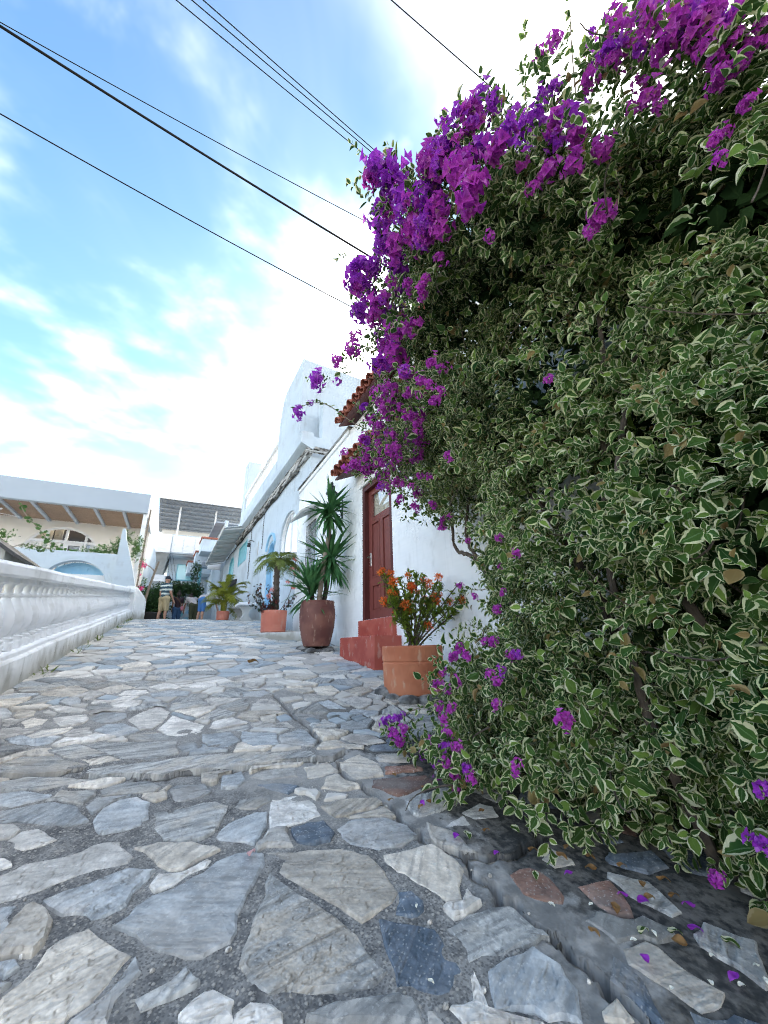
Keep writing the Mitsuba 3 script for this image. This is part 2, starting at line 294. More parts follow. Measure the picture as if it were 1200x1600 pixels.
CR = [[(-.9, 2.63), (-.626, 2.626), (-.519, 2.584), (-.374, 2.551), (-.283, 2.585)],
      [(-.281, 2.483), (-.203, 2.444), (-.129, 2.437), (-.05, 2.405), (.04, 2.322), (.128, 2.367), (.267, 2.333), (.403, 2.314), (.465, 2.316), (.592, 2.307), (.73, 2.275), (.839, 2.217), (.928, 2.272)],
      [(.828, 3.632), (.862, 3.193), (.845, 3.006), (.87, 2.758), (.861, 2.615), (.864, 2.463)],
      [(.856, 2.168), (.82, 2.076), (.834, 1.974), (.872, 1.936), (.90, 1.70), (.898, 1.481), (.92, 1.405), (.954, 1.365), (.976, 1.318), (.938, 1.257), (.959, 1.161), (.937, 1.126), (.968, 1.085), (.972, .996), (.993, .955), (.988, .877), (.989, .801), (.993, .747), (1.02, .5)],
      [(.956, 1.38), (.985, 1.329), (1.047, 1.279), (1.124, 1.26), (1.237, 1.282), (1.315, 1.291)]]
CRL = [LineString(c) for c in CR]
def cracks(x, y):
    d = np.full(np.shape(x), 9.0)
    for c in CR:
        c = np.array(c)
        for a, b in zip(c[:-1], c[1:]):
            e = b - a; t = np.clip(((x - a[0]) * e[0] + (y - a[1]) * e[1]) / (e @ e), 0, 1)
            d = np.minimum(d, np.hypot(x - a[0] - t * e[0], y - a[1] - t * e[1]))
    return d
L1 = np.array(CR[0] + CR[1])
def lift(x, y):
    """gentle unevenness of the paving; the long slab course stands a little above the paving below it"""
    p = np.stack([x, y, 0 * x], -1)
    h = (meshkit.fbm(p * 1.1, 3, 2) - .5) * .05
    yc = np.interp(x, L1[:, 0], L1[:, 1])
    return h + .012 * np.clip((y - yc) / .02 + .5, 0, 1) * np.clip(1 - (y - yc) / .8, 0, 1) * (x < .95)
def street_z(x, y):
    p = np.stack([x, y, 0 * x], -1)
    w = .0060 + .006 * meshkit.noise(p * 9, 4); xw, yw = x + (meshkit.fbm(p * 22, 3, 31) - .5) * .05, y + (meshkit.fbm(p * 22, 3, 32) - .5) * .05
    f = (meshkit.fbm(p * 7, 4, 8) - .5) * .022
    return G(y) + lift(x, y) + f - .06 * np.exp(-(cracks(xw, yw) / w)**4)
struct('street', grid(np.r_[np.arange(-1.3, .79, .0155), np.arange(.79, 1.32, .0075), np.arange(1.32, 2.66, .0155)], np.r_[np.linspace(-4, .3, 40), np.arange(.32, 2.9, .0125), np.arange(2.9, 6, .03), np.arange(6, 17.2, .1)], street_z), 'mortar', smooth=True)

def stone_mesh(P, h, tilt, chamfer=.007, seg=.045, rough=.004):
    """a flat, broken flagstone: sunk skirt, chipped edge, slightly domed top"""
    c = np.array(P.exterior.segmentize(seg).coords)[:-1]
    if P.exterior.is_ccw is False: c = c[::-1]
    c = c + rng.normal(0, rough, c.shape)
    n = len(c); q = c.mean(0)
    d = unit(np.roll(c, -1, 0) - np.roll(c, 1, 0)); nrm = np.stack([d[:, 1], -d[:, 0]], 1)
    ins = c - nrm * (chamfer * rng.uniform(.5, 1.7, (n, 1)))
    zl = lambda p: G(p[:, 1]) + lift(p[:, 0], p[:, 1]) + (p - q) @ tilt
    r0 = np.c_[c + nrm * .004, zl(c) - .03]; r1 = np.c_[c, zl(c) + h * .45 + rng.normal(0, .001, n)]; r2 = np.c_[ins, zl(ins) + h + rng.normal(0, .0005, n)]
    mid = ins * .5 + q * .5 + rng.normal(0, .008, c.shape) * min(1, P.area / .03); r3 = np.c_[mid, zl(mid) + h + rng.normal(.0004, .0002, n)]
    v = np.vstack([r0, r1, r2, r3, [[q[0], q[1], G(q[1]) + lift(*q) + h + .0005]]])
    k = np.arange(n); k2 = (k + 1) % n; f = []
    for a in range(3): f += [np.stack([a * n + k, a * n + k2, (a + 1) * n + k2], 1), np.stack([a * n + k, (a + 1) * n + k2, (a + 1) * n + k], 1)]
    f.append(np.stack([3 * n + k, 3 * n + k2, k * 0 + 4 * n], 1))
    return v, np.vstack(f)
def stone_uv(v, ang, off):
    c, s = math.cos(ang), math.sin(ang)
    return np.stack([v[:, 0] * c + v[:, 1] * s + off[0], -v[:, 0] * s + v[:, 1] * c + off[1]], 1)
STN = """b -28,1477 13,1520 53,1544 129,1556 188,1578 220,1611 280,1624 340,1603 362,1588 360,1544 265,1407 252,1351 226,1300 165,1286 71,1357 0,1457
b -177,1651 -23,1691 47,1669 32,1627 -8,1589 -14,1549 -55,1527 -84,1532 -127,1567 -156,1576 -205,1622 -211,1637
w -167,1842 -138,1877 -70,1863 -49,1802 -23,1756 -32,1727 -203,1708 -238,1691 -292,1685 -337,1689 -375,1779 -356,1808 -302,1846
t 221,1703 232,1680 130,1624 88,1637 24,1759 -5,1789 53,1794 157,1755
b 3,2106 9,1980 -14,1937 -71,1927 -131,1945 -164,2038 -149,2119 -99,2176 -39,2170
g 221,1801 178,1785 78,1809 45,1905 30,2010 244,2014 288,1960 265,1887
b 348,1667 251,1740 236,1767 282,1833 387,1859 424,1838 400,1753
b -432,2175 -491,2193 -513,2265 -446,2269 -333,2265 -231,2162 -188,2049 -259,2042 -343,2115
b -359,2350 -360,2322 -466,2295 -531,2322 -564,2426 -477,2428
w -373,2070 -329,2058 -259,1949 -288,1936 -338,1940 -405,2024
w -473,2156 -422,2141 -384,2089 -397,2046 -437,2038
b 198,2070 150,2054 103,2073 86,2196 110,2227 222,2203 239,2122
g 393,1890 346,1910 326,1944 351,2006 421,2057 470,2026 460,1933
t -215,1345 -188,1372 -169,1413 -163,1451 -116,1481 -84,1474 10,1354 -10,1312 -44,1276 -84,1257 -90,1240 -198,1290
b 37,1307 -20,1210 -76,1234 -70,1242 -30,1260 -1,1297 23,1345
g 54,1205 40,1235 130,1261 155,1228
w 121,1162 141,1181 166,1189 191,1180 218,1145 211,1125 213,1100 117,1144
b -263,1555 -244,1526 -282,1527 -319,1645 -274,1637
b -213,1430 -231,1421 -246,1448 -223,1446
w -381,1859 -400,1921 -375,1905 -350,1861 -364,1852
g -168,2252 -183,2307 -118,2343 -2,2317 43,2244 21,2202 -75,2232
g -600,2541 -498,2560 -222,2459 -210,2436 -308,2421 -419,2425 -579,2475
t 588,1222 557,1217 495,1338 442,1417 377,1495 381,1600 641,1493 678,1438 685,1359 683,1272 646,1245
g 503,1049 294,1125 261,1171 237,1232 294,1328 364,1480 488,1252 517,1175 543,1064
d 717,1120 708,1000 677,948 645,958 596,1001 555,1025 595,1192
d 729,1252 740,1212 723,1186 696,1172 652,1195 690,1260
t 903,1406 920,1355 933,1270 867,1218 846,1172 810,1185 761,1256 748,1320 723,1373 732,1426
b 644,1633 706,1667 830,1638 882,1546 891,1485 809,1453 726,1470 659,1518 643,1578
w 624,1837 612,1747 546,1728 415,1732 458,1925 466,1934 507,1941 595,1924
d 557,1708 613,1699 617,1616 597,1584 535,1585 483,1614 486,1687
t 820,1820 901,1777 853,1722 756,1719 666,1724 643,1811 717,1835
d 545,1965 464,2039 441,2091 493,2091 596,2016
w 633,2209 624,2119 482,2130 428,2211 496,2258
b 350,2129 288,2143 299,2263 388,2276 393,2178
t 669,2076 684,2196 795,2192 815,2091 729,2064
g 547,1011 566,989 567,965 557,940 348,1037 354,1043 410,1043
w 218,1109 244,1115 288,1099 305,1073 299,1060 218,1097
g 965,985 742,1001 751,1100 826,1111 970,1087
b 755,878 714,891 759,960 827,966 907,956 929,904 912,849 864,802 803,830 792,855
r 1104,1034 1036,1109 1059,1184 1139,1182 1155,1122 1134,1049
r 1224,939 1200,986 1210,1061 1291,1056 1331,1038 1297,976 1257,929
t 1186,854 1204,826 1200,765 1210,702 1175,693 1118,695 1109,733 1100,837 1115,862
t 1322,1174 1308,1143 1224,1159 1221,1210 1305,1236
b 1071,1450 1029,1477 1057,1514 1140,1519 1132,1462
t 923,791 972,790 967,754 915,778
w 229,2874 153,2845 97,2924 0,3103 81,3359 269,3070
w 30,3301 -37,3139 -95,3139 -186,3379 -135,3517 -22,3651 59,3448
b -265,3080 -339,3188 -294,3301 -201,3289 -99,3119 -185,3030
b -406,3508 -379,3647 -215,3545 -204,3436 -255,3356 -325,3358
w -579,3621 -460,3616 -419,3503 -446,3402 -537,3368 -635,3591
w -490,3165 -462,3254 -378,3265 -348,3111 -400,3038
w -462,3698 -558,3694 -629,3746 -722,3893 -678,3920 -488,3782
b -584,4138 -544,3988 -590,3920 -697,4007 -668,4117
w -163,3700 -302,3748 -346,3888 -238,3918 -141,3865
t -720,3392 -789,3574 -746,3655 -653,3572 -664,3459
t -877,3753 -879,3862 -788,3847 -753,3683 -838,3673
t -619,3313 -480,3325 -469,3251 -485,3202 -545,3167 -625,3142 -672,3215
g -183,2919 -34,2891 103,2839 109,2625 -18,2601 -145,2665 -257,2815 -359,2970
g -296,2711 -399,2752 -490,2906 -397,2967 -269,2822 -211,2744
b 140,2644 125,2732 152,2773 206,2735 203,2635
b 246,2867 402,2848 431,2684 350,2578 268,2643 240,2739
b 648,2715 622,2539 505,2550 446,2660 462,2826
g 268,2350 128,2386 40,2345 -42,2414 -130,2449 -205,2456 -287,2513 -177,2555 -33,2551 119,2561 281,2527 481,2479 626,2406 759,2370 765,2275 406,2334
g -623,2638 -640,2692 -576,2795 -454,2768 -290,2627 -301,2567 -376,2561 -523,2597
w -223,4069 -333,4128 -288,4269 -142,4223 -118,4096
b -415,4192 -313,4084 -345,3988 -466,4099
w 267,4389 434,4358 420,4174 225,4182 122,4285
t -644,3655 -718,3750 -707,3830 -635,3721
b 184,3883 -64,3944 -95,4088 39,4165 204,4030
w 1217,2345 1102,2353 1015,2405 1000,2503 1077,2553 1199,2466
w 1384,3069 1348,3244 1331,3391 1494,3450 1605,3336 1530,3181
t 1431,3876 1425,3635 1292,3493 1206,3584 1234,3827
w 1072,3338 986,3227 901,3220 913,3328 1011,3372
b 1274,3108 1150,3151 1120,3322 1234,3387 1264,3219
b 591,3654 614,3818 793,3815 819,3673 714,3584
w 632,3393 590,3536 787,3517 821,3328
b 1053,2880 1135,2928 1149,2819 1079,2781
t 1315,2917 1316,2809 1230,2765 1226,2868
w 982,2856 928,2828 901,2935 956,2966
t 630,2961 622,3112 736,3125 698,2936
w 735,3072 807,3099 819,2965 737,2931
t 1005,1976 880,1979 840,2068 851,2156 992,2231 1041,2094"""
CRB = union_all([LineString(c).buffer(.009) for c in CR])
KEY = dict(b='slate_blue', g='slate_grey', t='slate_tan', w='slate_white', d='slate_dark', r='stone_red')
polys = []
for l in STN.split('\n'):
    c, *pts = l.split(); P = Polygon([tuple(int(t) / 1000 for t in p.split(',')) for p in pts]).buffer(0)
    P = P.buffer(.004, join_style=2).difference(CRB)
    for P in getattr(P, 'geoms', [P]):
        if P.area > .0008: polys.append((P, c, True))
def voronoi_cells(pts):
    from scipy.spatial import Voronoi
    V = Voronoi(pts); return [Polygon(V.vertices[r]) for r in (V.regions[i] for i in V.point_region) if r and -1 not in r]
seeds = []
y = .35
while y < 15.4:
    sp = .155 + .012 * min(y, 6); x = -1.5 + rng.uniform(0, .2)
    while x < 2.9:
        seeds.append((x + rng.uniform(-.1, .1), y + rng.uniform(-.07, .07))); x += sp * rng.uniform(1.0, 2.1)
    y += sp * .88
traced = union_all([p for p, _, _ in polys]).buffer(.012)
cr = union_all([LineString(c).buffer(.012) for c in CR]); edge = sbox(-1.17, .3, 2.56, 15.2); prepare(traced)
for cell in voronoi_cells(np.array(seeds)):
    if not cell.is_valid or cell.area > .4: continue
    q = cell.centroid
    near = q.y < 3.3
    strip = q.x > .90 and q.y < 2.3
    if strip and rng.random() < .30: continue
    P = cell.buffer(-rng.uniform(.003, .010) - (.003 if near else 0) - (.014 if strip else 0)).intersection(edge)
    if P.intersects(traced): P = P.difference(traced)
    if P.intersects(cr): P = P.difference(cr)
    if P.geom_type != 'Polygon': P = max(P.geoms, key=lambda g: g.area) if len(getattr(P, 'geoms', [])) else P
    P = P.buffer(-.012).buffer(.009)
    if P.geom_type != 'Polygon' or P.area < (.004 if near else .006): continue
    P = P.simplify(.008)
    rightside = q.x > .95
    if strip: polys.append((P, str(rng.choice(list('gdgdr'), p=(.34, .3, .18, .1, .08))), True)); continue
    c = rng.choice(list('bgtwd'), p=(.20, .32, .24, .18, .06) if rightside else (.15, .27, .27, .30, .01))
    polys.append((P, str(c), False))
def shown(P): c = pix([P.centroid.x, P.centroid.y, G(P.centroid.y)]); return P.area * (.9 - c[1]) / max(c[2], .3)**3 if c[2] > .3 else 0
polys.sort(key=lambda t: -shown(t[0]))
rest = {}
for i, (P, c, tr) in enumerate(polys):
    ang = rng.uniform(0, np.pi) if not tr else rng.uniform(-.5, .9); off = rng.integers(2, 900, 2) * 50 + 25
    far = P.centroid.y > 4
    v, f = stone_mesh(P, rng.uniform(.004, .010) if tr else rng.uniform(.006, .016), rng.normal(0, .012 if tr else .02, 2), seg=.05 if not far else .16, rough=.0035 if not far else .006)
    uv = stone_uv(v, ang, off)
    if i < 300: put('street', 'stone', trimesh.Trimesh(v, f, process=False), KEY[c], uv=uv)
    else: rest.setdefault(c, []).append((v, f, uv))
n = 0; V, F, U = [], [], []
for c in rest:                                  # the many small far stones: one part, in the street's most common slate
    for v, f, uv in rest[c]: V.append(v); F.append(f + n); U.append(uv); n += len(v)
def mixed(p, n_, uv):
    k = cell_rand(dr.floor(uv.x / 50), dr.floor(uv.y / 50), 11); s = fbm(uv.x * 3.5, uv.y * 30, 3, 3)
    c = mix(mix((.20, .24, .27), (.40, .43, .44), s), mix((.42, .39, .34), (.66, .63, .58), s), smoothstep(.36, .44, k)); return c * (.75 + .45 * cell_rand(dr.floor(uv.x / 50), dr.floor(uv.y / 50), 12))
mat('slate_mixed', mixed, .65, lambda p, n_, uv: .01 * fbm(uv.x * 8, uv.y * 30, 3, 3))
put('street', 'stone', trimesh.Trimesh(np.vstack(V), np.vstack(F), process=False), 'slate_mixed', uv=np.vstack(U), stuff=True, label='small far paving stones in cement')
# pebbles loose in the cement joints near the viewer
pb = []
for _ in range(420):
    y = .7 + 2.2 * rng.random()**1.6; x = rng.uniform(-1.0, 1.0)
    if x / y < -.75: continue
    m = trimesh.creation.icosphere(0, radius=rng.uniform(.003, .0075)); m.vertices *= rng.uniform(.6, 1.3, 3); m.apply_translation([x, y, 0]); pb.append(m)
pb = [m for m in pb if not traced.contains(Point(*m.vertices.mean(0)[:2]))]
for m in pb: q = m.vertices.mean(0); m.vertices[:, 2] += street_z(q[:1], q[1:2])[0] + .002
single('pebbles', 'tiny loose pebbles lying in the cement joints', 'pebbles', trimesh.util.concatenate(pb), 'slate_white', uv=np.vstack([m.vertices[:, :2] * 3 + 50 * (i + 3) for i, m in enumerate(pb)]))
labels['pebbles']['kind'] = 'stuff'

# ---------------------------------------------------------------- left: balustrade along the street
bal = thing('balustrade', 'long white masonry balustrade climbing the street with closely set turned balusters', 'balustrade')
def along(y): return G(y)
ys = np.r_[np.linspace(1.2, 13.9, 60)]
def sweep(ys, prof, xoff=lambda y: 0, zoff=lambda y: 0):
    """profile (x, z above street) swept up the street"""
    prof = np.array(prof); n = len(prof); v = np.array([[px + xoff(y), y, G(y) + zoff(y) + pz] for y in ys for px, pz in prof])
    i, j = np.meshgrid(np.arange(len(ys) - 1), np.arange(n), indexing='ij'); a = i * n + j; b = i * n + (j + 1) % n
    f = np.vstack([np.stack([a, b, b + n], -1).reshape(-1, 3), np.stack([a, b + n, a + n], -1).reshape(-1, 3)])
    cap = trimesh.creation.triangulate_polygon(Polygon(prof), engine='earcut')[1]
    return trimesh.Trimesh(v, np.vstack([f, cap, cap[:, ::-1] + (len(ys) - 1) * n]), process=False)
wob = lambda y: .010 * math.sin(y * 1.7) + .006 * math.sin(y * 4.1 + 1)
put(bal, 'plinth', sweep(ys, [(-1.40, -1.2), (-1.13, -1.2), (-1.145, .12), (-1.15, .23), (-1.17, .25), (-1.39, .25)], wob), 'plaster_old', smooth=35)
put(bal, 'base_rail', sweep(ys, [(-1.37, .25), (-1.18, .25), (-1.18, .285), (-1.195, .30), (-1.36, .30)], wob), 'white_paint', smooth=35)
top = .985
rise = lambda y: .115 - .0165 * y
put(bal, 'handrail', sweep(ys, [(-1.385, top - .115), (-1.165, top - .115), (-1.15, top - .10), (-1.15, top - .03), (-1.175, top), (-1.36, top), (-1.385, top - .03)], wob, rise), 'plaster_old', smooth=35)
H = top - .115 - .30
prof = [(0, 0), (.080, 0), (.080, .06), (.056, .066), (.062, .095), (.038, .11), (.062, .135), (.084, .18), (.092, .235), (.084, .30), (.060, .37), (.036, .415), (.062, .43), (.062, .445), (.036, .455), (.036, .50), (.050, .52), (.074, .53), (.068, .57), (0, .57)]
prof = [(r * 1.06, z * H / .57) for r, z in prof]
prof = [(r * (.92 if .14 < z / H < .62 else .74), z) for r, z in prof]
bd = ply(lathe(prof, n=20), 'white_paint', 30)
for k in range(58):
    y = 1.35 + k * .216
    put(bal, 'baluster', bd, None, M=T().translate([-1.275 + wob(y), y, float(G(y)) + .298]).scale([1, 1, 1 + rise(y) / H]))
pst = np.linspace(13.88, 14.75, 10)
put(bal, 'end_wall', sweep(pst, [(-1.42, -.5), (-1.12, -.5), (-1.13, .3), (-1.15, .86), (-1.2, .98), (-1.36, .98), (-1.42, .86)], lambda y: .28 * ((y - 13.88) / .87)**2, lambda y: -.30 * max(0, (y - 14.1) / .65)**2), 'plaster_old', smooth=40)
# weeds in the joint at its foot
def leafmesh(n=1, w=.5, fold=.12, curl=.1, fine=False):
    """a unit leaf along +y: base, two widths, tip, folded at the midrib; uv.x runs across"""
    st = [(0, .04), (.3, .46), (.66, .40), (1, .02)] if not fine else [(0, .05), (.14, .34), (.36, .49), (.60, .44), (.82, .24), (1, .01)]
    v, uv = [], []
    for t, h in st:
        z = -curl * t * t
        for s in (-1, 0, 1): v.append([s * h * w * 2 / 2, t, z + (fold * h * abs(s)) * 2 * w]); uv.append([.5 + .5 * s, t])
    f = []
    for a in range(len(st) - 1):
        for s in (0, 1): i = a * 3 + s; f += [[i, i + 1, i + 4], [i, i + 4, i + 3]]
    return np.array(v), np.array(f), np.array(uv)
def bladem(w=.05, n=5, droop=.25, fold=.2):
    v, uv, f = [], [], []
    for k in range(n + 1):
        t = k / n; h = w * (.55 + .9 * t * (1 - t) * 1.6) * (1 - t**3) + .001
        for s in (-1, 0, 1): v.append([s * h, t * (1 - droop * .3 * t), -droop * t * t + fold * h * abs(s)]); uv.append([.5 + .5 * s, t])
    for a in range(n):
        for s in (0, 1): i = a * 3 + s; f += [[i, i + 1, i + 4], [i, i + 4, i + 3]]
    return np.array(v), np.array(f), np.array(uv)
def scatter(lm, P, A, N, S, W=None, vary=False):
    lv, lf, lu = lm; P = np.asarray(P, float); A = unit(A); X = unit(np.cross(A, N)); N = np.cross(X, A); S = np.broadcast_to(S, (len(P),))
    W = S if W is None else np.broadcast_to(W, (len(P),))
    v = P[:, None] + lv[None, :, 0:1] * X[:, None] * W[:, None, None] + lv[None, :, 1:2] * A[:, None] * S[:, None, None] + lv[None, :, 2:3] * N[:, None] * S[:, None, None]
    f = lf[None] + (np.arange(len(P)) * len(lv))[:, None, None]
    u = np.tile(lu, (len(P), 1))
    if vary: u[:, 1] += 2 * np.repeat(np.random.default_rng(len(P)).integers(1, 400, len(P)), len(lv))
    return trimesh.Trimesh(v.reshape(-1, 3), f.reshape(-1, 3), process=False), u
def rdir(n, up=0.0, spread=1.0): d = unit(rng.normal(size=(n, 3))) * spread; d[:, 2] += up; return unit(d)
n = 110; y = rng.choice([13.2, 12.6, 11.9, 10.6, 8.3, 6.9, 5.2], n) + rng.normal(0, .22, n); x = -1.1 + np.abs(rng.normal(0, .04, n))
m, uv = scatter(bladem(.06), np.stack([x, y, G(y) - .01], 1), rdir(n, 1.2), rdir(n), rng.uniform(.05, .14, n))
single('weeds', 'low dry weeds growing at the foot of the balustrade', 'weeds', m, 'palm_leaf', uv=uv); labels['weeds']['kind'] = 'stuff'
# ---------------------------------------------------------------- right: the low white house with the red door
hs = thing('low_house', 'low white plastered house with dark red door and two clay tile eaves', 'house')
door_hole = sbox(4.62, .36, 5.64, 2.56); grille_hole = sbox(8.02, 1.56, 8.72, 2.74)
front = Polygon([(-4, -3), (9.72, -3), (9.72, 4.04), (6.2, 4.04), (6.2, 4.0), (1.5, 4.0), (1.5, 2.75), (.5, 2.75), (.5, 2.05), (-4, 2.05)]).difference(door_hole).difference(grille_hole)
put(hs, 'wall', extr(front, 2.58, 2.86, 'x'), 'plaster_lightened')
put(hs, 'wall', MB().box(2.86, 8, 9.5, 9.71, -3, 4.03).box(2.86, 8, 1.5, 1.7, -3, 4.0).box(7.8, 8, 1.7, 9.5, -3, 4.0), 'plaster_lightened')
put(hs, 'flat_roof', MB().box(2.86, 7.8, 6.25, 9.5, 3.9, 4.0), 'concrete')
cop = extr(Polygon([(2.50, 4.03), (2.54, 4.10), (2.9, 4.12), (2.9, 4.03)]), 6.2, 9.75, 'y')
put(hs, 'coping', cop, 'stained_concrete')
put(hs, 'coping_band', MB().box(2.545, 2.578, 6.2, 9.73, 3.93, 4.028, .008), 'plaster_lightened')
def barrel(L, r0, r1, th=.014, n=9, flip=False):
    g = np.linspace(0, np.pi, n); v = []
    for y_, r in ((0, r0), (L, r1)):
        for rr in (r, r - th): v += [[rr * math.cos(k), y_, rr * math.sin(k)] for k in g]
    a = np.arange(n - 1); f = []
    for o0, o1 in ((0, 2 * n), (n, 3 * n), (0, n), (2 * n, 3 * n)): f += [np.stack([o0 + a, o0 + a + 1, o1 + a + 1], 1), np.stack([o0 + a, o1 + a + 1, o1 + a], 1)]
    v = np.array(v); v[:, 2] *= (-1 if flip else 1); return trimesh.Trimesh(v, np.vstack(f), process=False)
cov, pan = ply(barrel(.46, .088, .074), 'roof_clay', 30), ply(barrel(.46, .080, .096, flip=True), 'roof_clay', 30)
def tiles(holder, x0, z0, ya, yb, rows, slope):
    """barrel tiles laid up the slope from the eave at (x0, z0), over channels; the eave runs along y"""
    k = 0; pitch = .205; r = np.random.default_rng(int(z0 * 100))
    while ya - k * pitch > yb:
        y_ = ya - k * pitch
        for q in range(rows):
            d = q * .38; x, z = x0 + d * math.cos(slope), z0 + d * math.sin(slope) + q * .012
            for dd, up, dy in ((cov, .052, 0), (pan, .045, -pitch / 2)):
                M = T().translate([x + r.normal(0, .012), y_ + dy + r.normal(0, .006), z + up + r.normal(0, .004)]).rotate([0, 1, 0], -math.degrees(slope)).rotate([0, 0, 1], -90 + r.normal(0, 1.5))
                key = part(holder, 'tile'); scene[key] = {**dd, 'to_world': M}
        k += 1
rf = put(hs, 'roof', extr(Polygon([(2.34, 4.02), (2.34, 4.05), (5.2, 5.25), (7.9, 4.1), (7.9, 4.0), (5.2, 5.15)]), 1.42, 6.2, 'y'), 'dark_wood')
tiles(rf, 2.28, 4.05, 6.14, 2.0, 2, .397)
for y_ in (6.1, 1.5): put(hs, 'gable_wall', extr(Polygon([(2.9, 4.0), (7.8, 4.0), (5.2, 5.1)]), y_, y_ + .09, 'y'), 'plaster_lightened')
aw = put(hs, 'door_canopy', extr(Polygon([(2.20, 2.76), (2.20, 2.80), (2.578, 2.99), (2.578, 2.93)]), 4.25, 5.96, 'y'), 'dark_wood')
tiles(aw, 2.12, 2.79, 5.88, 4.3, 1, .46)
put(hs, 'lintel_plaster', MB().box(2.545, 2.579, 4.5, 5.72, 2.56, 2.78, .01), 'plaster_lightened')
put(hs, 'door_reveal', MB().box(2.60, 2.88, 4.53, 4.621, .36, 2.56).box(2.60, 2.88, 5.639, 5.7, .36, 2.56), 'plaster_lightened')
dr_ = put(hs, 'door_frame', extr(Polygon([(4.62, .36), (5.64, .36), (5.64, 2.56), (4.62, 2.56)]).difference(sbox(4.70, .35, 5.56, 2.47)), 2.585, 2.72, 'x'), 'frame_paint')
leaf = Polygon([(4.70, .37), (5.56, .37), (5.56, 2.47), (4.70, 2.47)])
holes = [(4.80, 5.46, 1.98, 2.38), (4.80, 5.08, .99, 1.88), (5.18, 5.46, .99, 1.88), (4.80, 5.08, .48, .88), (5.18, 5.46, .48, .88)]
lf = leaf
for a, b, c, d in holes: lf = lf.difference(sbox(a, c, b, d))
dk = put(hs, 'door', extr(lf, 2.665, 2.71, 'x'), 'door_paint')
for i, (a, b, c, d) in enumerate(holes):
    if i == 0:
        put(dk, 'pane', MB().box(2.684, 2.689, a - .005, b + .005, c - .005, d + .005), 'pane_glass'); put(hs, 'fanlight_curtain', MB().box(2.73, 2.74, 4.7, 5.56, 1.95, 2.45), 'curtain')
        continue
    pm = trimesh.convex.convex_hull(np.array([[x, y, z] for x, e in ((2.70, 0), (2.688, 0), (2.674, .05)) for y in (a + e, b - e) for z in (c + e, d - e)]))
    put(dk, 'panel', pm, 'door_paint')
    put(dk, 'moulding', extr(sbox(a - .003, c - .003, b + .003, d + .003).difference(sbox(a + .02, c + .02, b - .02, d - .02)), 2.659, 2.69, 'x'), 'door_paint')
hd = MB().box(2.655, 2.666, 5.475, 5.525, 1.18, 1.40, .004).tube([(2.66, 5.5, 1.32), (2.61, 5.5, 1.32), (2.60, 5.49, 1.32), (2.60, 5.40, 1.315)], .009)
put(dk, 'handle', hd, 'metal', 30)
put(hs, 'hall_floor', MB().box(2.72, 3.5, 4.5, 5.75, .28, .355), 'dark_wood')
stp = [extr(Polygon([(2.19, float(G(4.47)) - .3), (2.58, float(G(4.47)) - .3), (2.58, .105), (2.2, .105)]), 4.46, 5.60, 'y'), box(2.51, 2.72, 4.58, 5.66, .08, .35, .008)]
stp[0] = trimesh.convex.convex_hull(np.vstack([[[2.19, y_, -.7], [2.58, y_, -.7], [2.20, y_, .10], [2.58, y_, .10], [2.208, y_, .108], [2.58, y_, .108]][i] for y_ in (4.46, 5.60) for i in range(6)]))
put(hs, 'step', stp[0], 'red_paint'); put(hs, 'step', stp[1], 'red_paint')
gr = put(hs, 'window_grille', MB().box(2.52, 2.535, 8.02, 8.72, 2.70, 2.72).box(2.52, 2.535, 8.02, 8.72, 1.58, 1.6).box(2.52, 2.535, 8.02, 8.72, 2.1, 2.115), 'black_iron')
for k in range(8): put(gr, 'bar', MB().tube([(2.528, 8.04 + k * .094, 1.58), (2.528, 8.04 + k * .094, 2.72)], .008, 6), 'black_iron')
put(hs, 'window_pane', MB().box(2.78, 2.785, 8.0, 8.74, 1.54, 2.76), 'pale_glass')
put(hs, 'window_hood', extr(Polygon([(2.579, 3.12), (2.579, 3.07), (2.16, 2.80), (2.15, 2.84)]), 7.9, 8.86, 'y'), 'concrete')
put(hs, 'drain_spout', MB().tube([(2.70, 7.55, 4.16), (2.4, 7.62, 4.17), (2.12, 7.7, 4.2)], .018), 'concrete', 30)

# wall lantern between the door and the barred window
ln = thing('wall_lantern', 'dark green iron wall lantern behind the yucca', 'lantern')
ly, lx, lz = 6.55, 2.36, 2.58
put(ln, 'bracket', MB().tube(spline([(2.575, ly, 2.40), (2.50, ly, 2.32), (2.40, ly, 2.40), (lx, ly, 2.50)], 14), .011).tube(spline([(2.575, ly, 2.62), (2.52, ly, 2.5), (2.575, ly, 2.34)], 8), .009).box(2.566, 2.578, ly - .03, ly + .03, 2.28, 2.66), 'lantern_green', 30)
put(ln, 'glass', lathe([(.0, lz - .05), (.052, lz - .05), (.088, lz + .17), (0, lz + .17)], (lx, ly, 0), 6), 'pale_glass')
fr = MB()
for k in range(6): a = k * math.pi / 3; fr.tube([(lx + .056 * math.cos(a), ly + .056 * math.sin(a), lz - .05), (lx + .092 * math.cos(a), ly + .092 * math.sin(a), lz + .17)], .006, 5)
fr.add(lathe([(0, lz - .10), (.02, lz - .09), (.06, lz - .055), (.06, lz - .045), (0, lz - .045)], (lx, ly, 0), 12))
put(ln, 'cage', fr, 'lantern_green')
put(ln, 'cap', lathe([(0, lz + .168), (.115, lz + .168), (.115, lz + .185), (.06, lz + .24), (.03, lz + .26), (.028, lz + .30), (.05, lz + .315), (.05, lz + .33), (.02, lz + .36), (.03, lz + .385), (.012, lz + .42), (0, lz + .43)], (lx, ly, 0), 16), 'lantern_green', 30)

